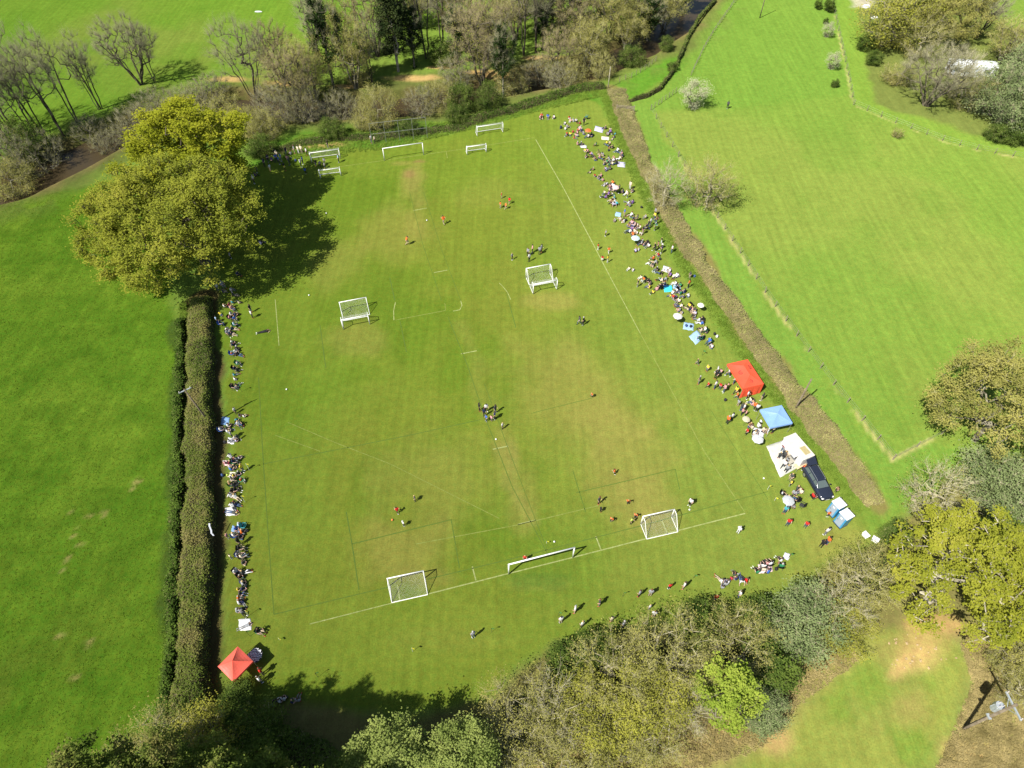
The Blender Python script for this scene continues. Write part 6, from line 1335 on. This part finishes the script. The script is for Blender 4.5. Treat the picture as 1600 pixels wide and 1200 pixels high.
# ------------------------------------------------------------------ picnic blankets
BL = 'picnic blankets'
M_BLK = dict(l=paint('lilac_blanket', (.44, .43, .58), .9, .1, 6), w=paint('white_blanket', (.58, .58, .58), .9, .08, 6), i=paint('light_blue_blanket', (.28, .42, .58), .9, .12, 5), t=paint('turquoise_blanket', (.05, .55, .72), .8, .08, 5), b=paint('mid_blue_blanket', (.16, .28, .46), .9, .15, 5), p=paint('pink_blanket', (.66, .48, .48), .9, .1, 6), c=paint('cream_blanket', (.72, .66, .48), .9, .1, 6))
def rect(cx, cy, w, h, a=0):
    ca, sa = math.cos(a), math.sin(a); return [(cx + x * ca - y * sa, cy + x * sa + y * ca) for x, y in ((-w / 2, -h / 2), (w / 2, -h / 2), (w / 2, h / 2), (-w / 2, h / 2))]
for i, (cx, cy, w, h, a, c_, lab) in enumerate(((936, 202, 14, 8, .25, 'l', 'pale lilac picnic blanket nearest the top corner of the pitch'), (946, 216, 12, 5, .1, 'c', 'cream picnic blanket below the pale lilac one'), (971, 257, 12, 8, .1, 'l', 'pale lilac picnic blanket beside the green-topped people'), (958, 293, 13, 10, .2, 'p', 'pale pink picnic blanket in the pink crowd'), (966, 335, 9, 7, .2, 'i', 'pale blue picnic blanket left of the blue-topped person'),
    (990, 352, 14, 12, .5, 'p', 'pink picnic blanket in the densest crowd'), (912, 229, 9, 4, .1, 'w', 'white picnic mat below the red-shirt ring'), (1044, 451, 13, 10, -.1, 't', 'bright turquoise picnic blanket at the halfway line'), (1058, 448, 12, 8, .2, 'i', 'pale blue picnic blanket right of the turquoise one'), (1076, 510, 16, 11, .15, 'i', 'light blue square picnic blanket with dark bags on it'), (1088, 527, 17, 16, .9, 'i', 'light blue rounded picnic blanket, lowest of the right touchline'), (1042, 421, 13, 9, .3, 'w', 'white picnic blanket at the halfway line'), (1056, 431, 11, 6, -.2, 'c', 'cream picnic blanket above the turquoise one'),
    (352, 658, 13, 13, .1, 'b', 'blue picnic blanket against the wide hedge'), (361, 799, 18, 13, -.1, 'w', 'white picnic blanket in the left hedge row'), (383, 976, 19, 18, -.08, 'w', 'large white picnic blanket above the coral gazebo'), (361, 689, 11, 9, .2, 'w', 'white picnic blanket by the pole shadow'), (369, 827, 14, 10, .3, 'b', 'blue patterned blanket by the teal camp chair'), (1229, 869, 9, 10, .3, 'w', 'white square mat above the family group by the near hedge'), (1196, 888, 22, 14, -.1, 'p', 'pink picnic blanket of the family group by the near hedge'), (1185, 676, 18, 14, .2, 'w', 'white picnic sheet by the blue gazebo'), (1235, 787, 14, 9, -.2, 'i', 'pale blue picnic sheet beside the parked car'), (355, 724, 9, 8, .2, 'p', 'pink picnic blanket at the top of the middle hedge row'), (364, 741, 9, 7, 0, 'c', 'cream picnic blanket in the middle hedge row'))):
    sheet('picnic_blanket', rect(cx, cy, w, h, a), M_BLK[c_], lab, 'blanket', group=BL, seed=i, n=7, z=.01, sag=.03)

# ------------------------------------------------------------------ sun umbrellas
def umbrella(px, py, mat, label, rad=.75, h=1.35, tilt=.25):
    p = at(px, py, h if True else 0); e = empty('sun_umbrella', (p[0], p[1], 0), random.uniform(0, 6)); tag(e, label, 'umbrella', 'sun umbrellas')
    m = MB(); n = 8
    for k in range(n):
        a0, a1 = 2 * math.pi * k / n, 2 * math.pi * (k + 1) / n; f = lambda a, r, z: (r * math.cos(a), r * math.sin(a), z)
        m.face([f(a0, .02, h + .3), f(a1, .02, h + .3), f(a1, rad * .6, h + .2), f(a0, rad * .6, h + .2)]); m.face([f(a0, rad * .6, h + .2), f(a1, rad * .6, h + .2), f(a1, rad, h), f(a0, rad, h)])
    c = m.build('canopy', mat, e); MB().tube((0, 0, 0), (0, 0, h + .36), .014, n=6).build('pole', M_DKGREY, e)
    for k in range(n): a0 = 2 * math.pi * k / n; MB().tube((0, 0, h + .27), (rad * math.cos(a0), rad * math.sin(a0), h - .01), .006, n=4).build('rib', M_DKGREY, e)
for px, py, col, lab, rad in ((919, 204, (.75, .16, .04), 'orange sun umbrella in the far red-shirt ring', .62), (993, 372, (.50, .62, .66), 'pale grey-blue sun umbrella in the densest crowd', .7), (1059, 494, (.60, .60, .57), 'white sun umbrella above the light blue blankets', .68), (1095, 477, (.80, .78, .70), 'cream sun umbrella apart from the crowd near the brown hedge', .5), (1184, 686, (.55, .57, .59), 'white sun umbrella left of the catering trailer', .72), (1166, 655, (.55, .50, .36), 'beige sun umbrella between the gazebos', .5), (1232, 782, (.48, .50, .52), 'pale grey sun umbrella beside the parked car', .7), (962, 293, (.74, .55, .54), 'pink sun umbrella in the pink crowd', .6)):
    umbrella(px, py, cloth('umbrella_cloth_%d' % px, col), lab, rad)

# ------------------------------------------------------------------ bags, flags, balls, cones
M_BAG = [paint('bag_black', (.02, .02, .022), .8, .2, 8), paint('bag_blue', (.04, .08, .2), .8, .2, 8), paint('bag_red', (.35, .04, .04), .8, .2, 8), paint('bag_white', (.7, .7, .68), .8, .1, 8)]
bag_me = [MB().box((0, 0, .2), (.34, .22, .4), bevel=.06).mesh('sack', m) for m in M_BAG]; pk_me = [MB().box((0, .14, .15), (.24, .1, .2), bevel=.03).mesh('pocket', m) for m in M_BAG]; st_me = MB().path([(-.08, -.1, .38), (-.08, -.2, .25), (-.08, -.11, .06)], .015).path([(.08, -.1, .38), (.08, -.2, .25), (.08, -.11, .06)], .015).mesh('strap', M_DKGREY)
bags = ((1002, 325, 0, 'black bag on the grass apart from the pink crowd'), (1031, 406, 0, 'black bag below the red-topped person near the halfway line'), (1120, 527, 3, 'white bag right of the light blue blankets'), (1116, 523, 0, 'black bag beside the white bag right of the light blue blankets'), (1072, 510, 1, 'blue bag on the light blue square blanket, left'), (1079, 511, 0, 'black bag on the light blue square blanket, right'), (1094, 531, 0, 'black bag on the light blue rounded blanket'), (1133, 626, 0, 'small dark bag on the grass below the red gazebo crowd'), (978, 345, 0, 'black bag beside the pale blue blanket'), (895, 207, 2, 'red bag inside the far red-shirt ring'), (951, 236, 0, 'black bag below the cream blanket'), (1085, 433, 1, 'blue bag near the brown hedge by the turquoise blanket crowd'), (390, 893, 0, 'black bag in the lower left hedge row'), (352, 692, 0, 'black bag against the wide hedge by the pole shadow'), (386, 830, 0, 'black bag by the teal camp chair'), (348, 744, 1, 'blue bag against the wide hedge in the middle row'), (1212, 890, 0, 'black bag in the family group by the near hedge'), (1142, 905, 2, 'red bag in the family group by the near hedge'), (443, 258, 0, 'black bag in the blue team at far left'), (462, 252, 1, 'blue bag in the blue team at far left'), (1188, 660, 3, 'white bag in the shade of the blue gazebo'), (1258, 735, 3, 'white bag by the wooden table'))
for x, y, k, lab in bags:
    p = at(x, y); e = empty('backpack', (p[0], p[1], 0.01), random.uniform(0, 6)); tag(e, lab, 'bag', 'bags on the grass'); obj('sack', bag_me[k], e); obj('pocket', pk_me[k], e); obj('strap', st_me, e)
M_FLAGS = [paint('flag_yellow', (.72, .68, .05), .8, .1), paint('flag_green', (.05, .22, .06), .8, .1)]
for x, y, h, k, lab in ((389, 962, 1.5, 0, 'yellow flag on a thin pole above the large white blanket'), (391, 994, 1.4, 1, 'dark flag on a thin pole below the large white blanket'), (497, 1058, 1.3, 1, 'dark flag post near the bottom left tree shade'), (437, 1000, .6, 0, 'tiny flag post right of the coral gazebo'), (645, 1018, 1.1, 0, 'flag post in the empty grass at bottom middle'), (768, 988, 1.1, 1, 'dark flag post right of the lone walker at the bottom'), (873, 962, 1.1, 1, 'dark flag post left of the walkers by the near hedge'), (973, 932, 1.0, 1, 'dark flag post left of the seated pair by the near hedge'), (1083, 904, 1.0, 1, 'dark flag post above the family group at the near hedge'), (383, 785, 1.5, 0, 'yellow flag post in the middle left hedge row'), (378, 612, 1.4, 1, 'dark flag post below the upper left hedge row'), (1231, 872, 1.2, 1, 'dark flag post by the white square mat'), (1097, 555, 1.0, 1, 'flag post between the light blue blankets and the red gazebo'), (390, 735, 1.5, 0, 'yellow flag post right of the yellow-topped people'), (1199, 765, .9, 0, 'yellow flag at the near right corner of the pitch'), (1210, 782, .7, 0, 'yellow flag left of the pale blue sheet'), (854, 849, .5, 0, 'small pale marker above the near full-size goal')):
    p = at(x, y); e = empty('marker_flag', (p[0], p[1], 0), random.uniform(-.5, .5)); tag(e, lab, 'flag', 'thin marker flags round the pitch'); MB().tube((0, 0, -.05), (0, 0, h), .016, n=6).build('pole', M_WHITE if k == 0 else M_DKGREY, e)
    m = MB(); rows = [[Vector((u * .3, .03 * math.sin(u * 6), h - v * .22)) for u in (0, .33, .66, 1)] for v in (0, .5, 1)]
    for r0, r1 in zip(rows[:-1], rows[1:]):
        for j in range(3): m.face([r0[j], r0[j + 1], r1[j + 1], r1[j]])
    m.build('flag', M_FLAGS[k], e)
ball_me = MB().ball((0, 0, .11), .11, sub=2).mesh('football', [paint('football_white', (.75, .75, .72), .5, .25, 14)], True); ball_o = MB().ball((0, 0, .12), .12, sub=2).mesh('football', [paint('football_orange', (.7, .2, .05), .5, .2, 14)], True)
for x, y, bm_, lab in ((613, 813, ball_o, 'orange football near the running red player in the left half'), (510, 334, ball_me, 'white football in the far left part of the pitch'), (667, 345, ball_me, 'white football left of the orange player in the far half'), (775, 687, ball_me, 'white football on the worn centre strip'), (483, 462, ball_me, 'white football above the left back-to-back goals'), (866, 847, ball_me, 'football above the near full-size goal'), (1077, 797, ball_me, 'white football at the feet of the white-topped player'), (1193, 748, ball_me, 'football left of the people by the car'), (448, 609, ball_me, 'white football out from the left hedge rows')):
    p = at(x, y); o = obj('football', bm_, None, (p[0], p[1], .004)); tag(o, lab, 'football', 'footballs on the grass')
# stones in the bare earth of the clearing
M_ST = paint('pale_stone', (.42, .31, .16), .9, .25, 4); rs = np.random.default_rng(8); stn = []
for k in range(5):
    m = MB().ball((0, 0, .03), .13, (1, .75, .45), 2)
    for v in m.bm.verts: v.co += Vector(rs.normal(size=3) * .02)
    stn.append(m.mesh('stone', M_ST))
for k in range(26):
    x, y = 1432 + rs.normal() * 22, 1022 + rs.normal() * 18; p = at(x, y); o = obj('stone', stn[k % 5], bpy.data.objects['ground'], (p[0], p[1], 0)); o.scale = (float(.5 + .8 * rs.random()),) * 3; o.rotation_euler = (0, 0, float(rs.random() * 6))
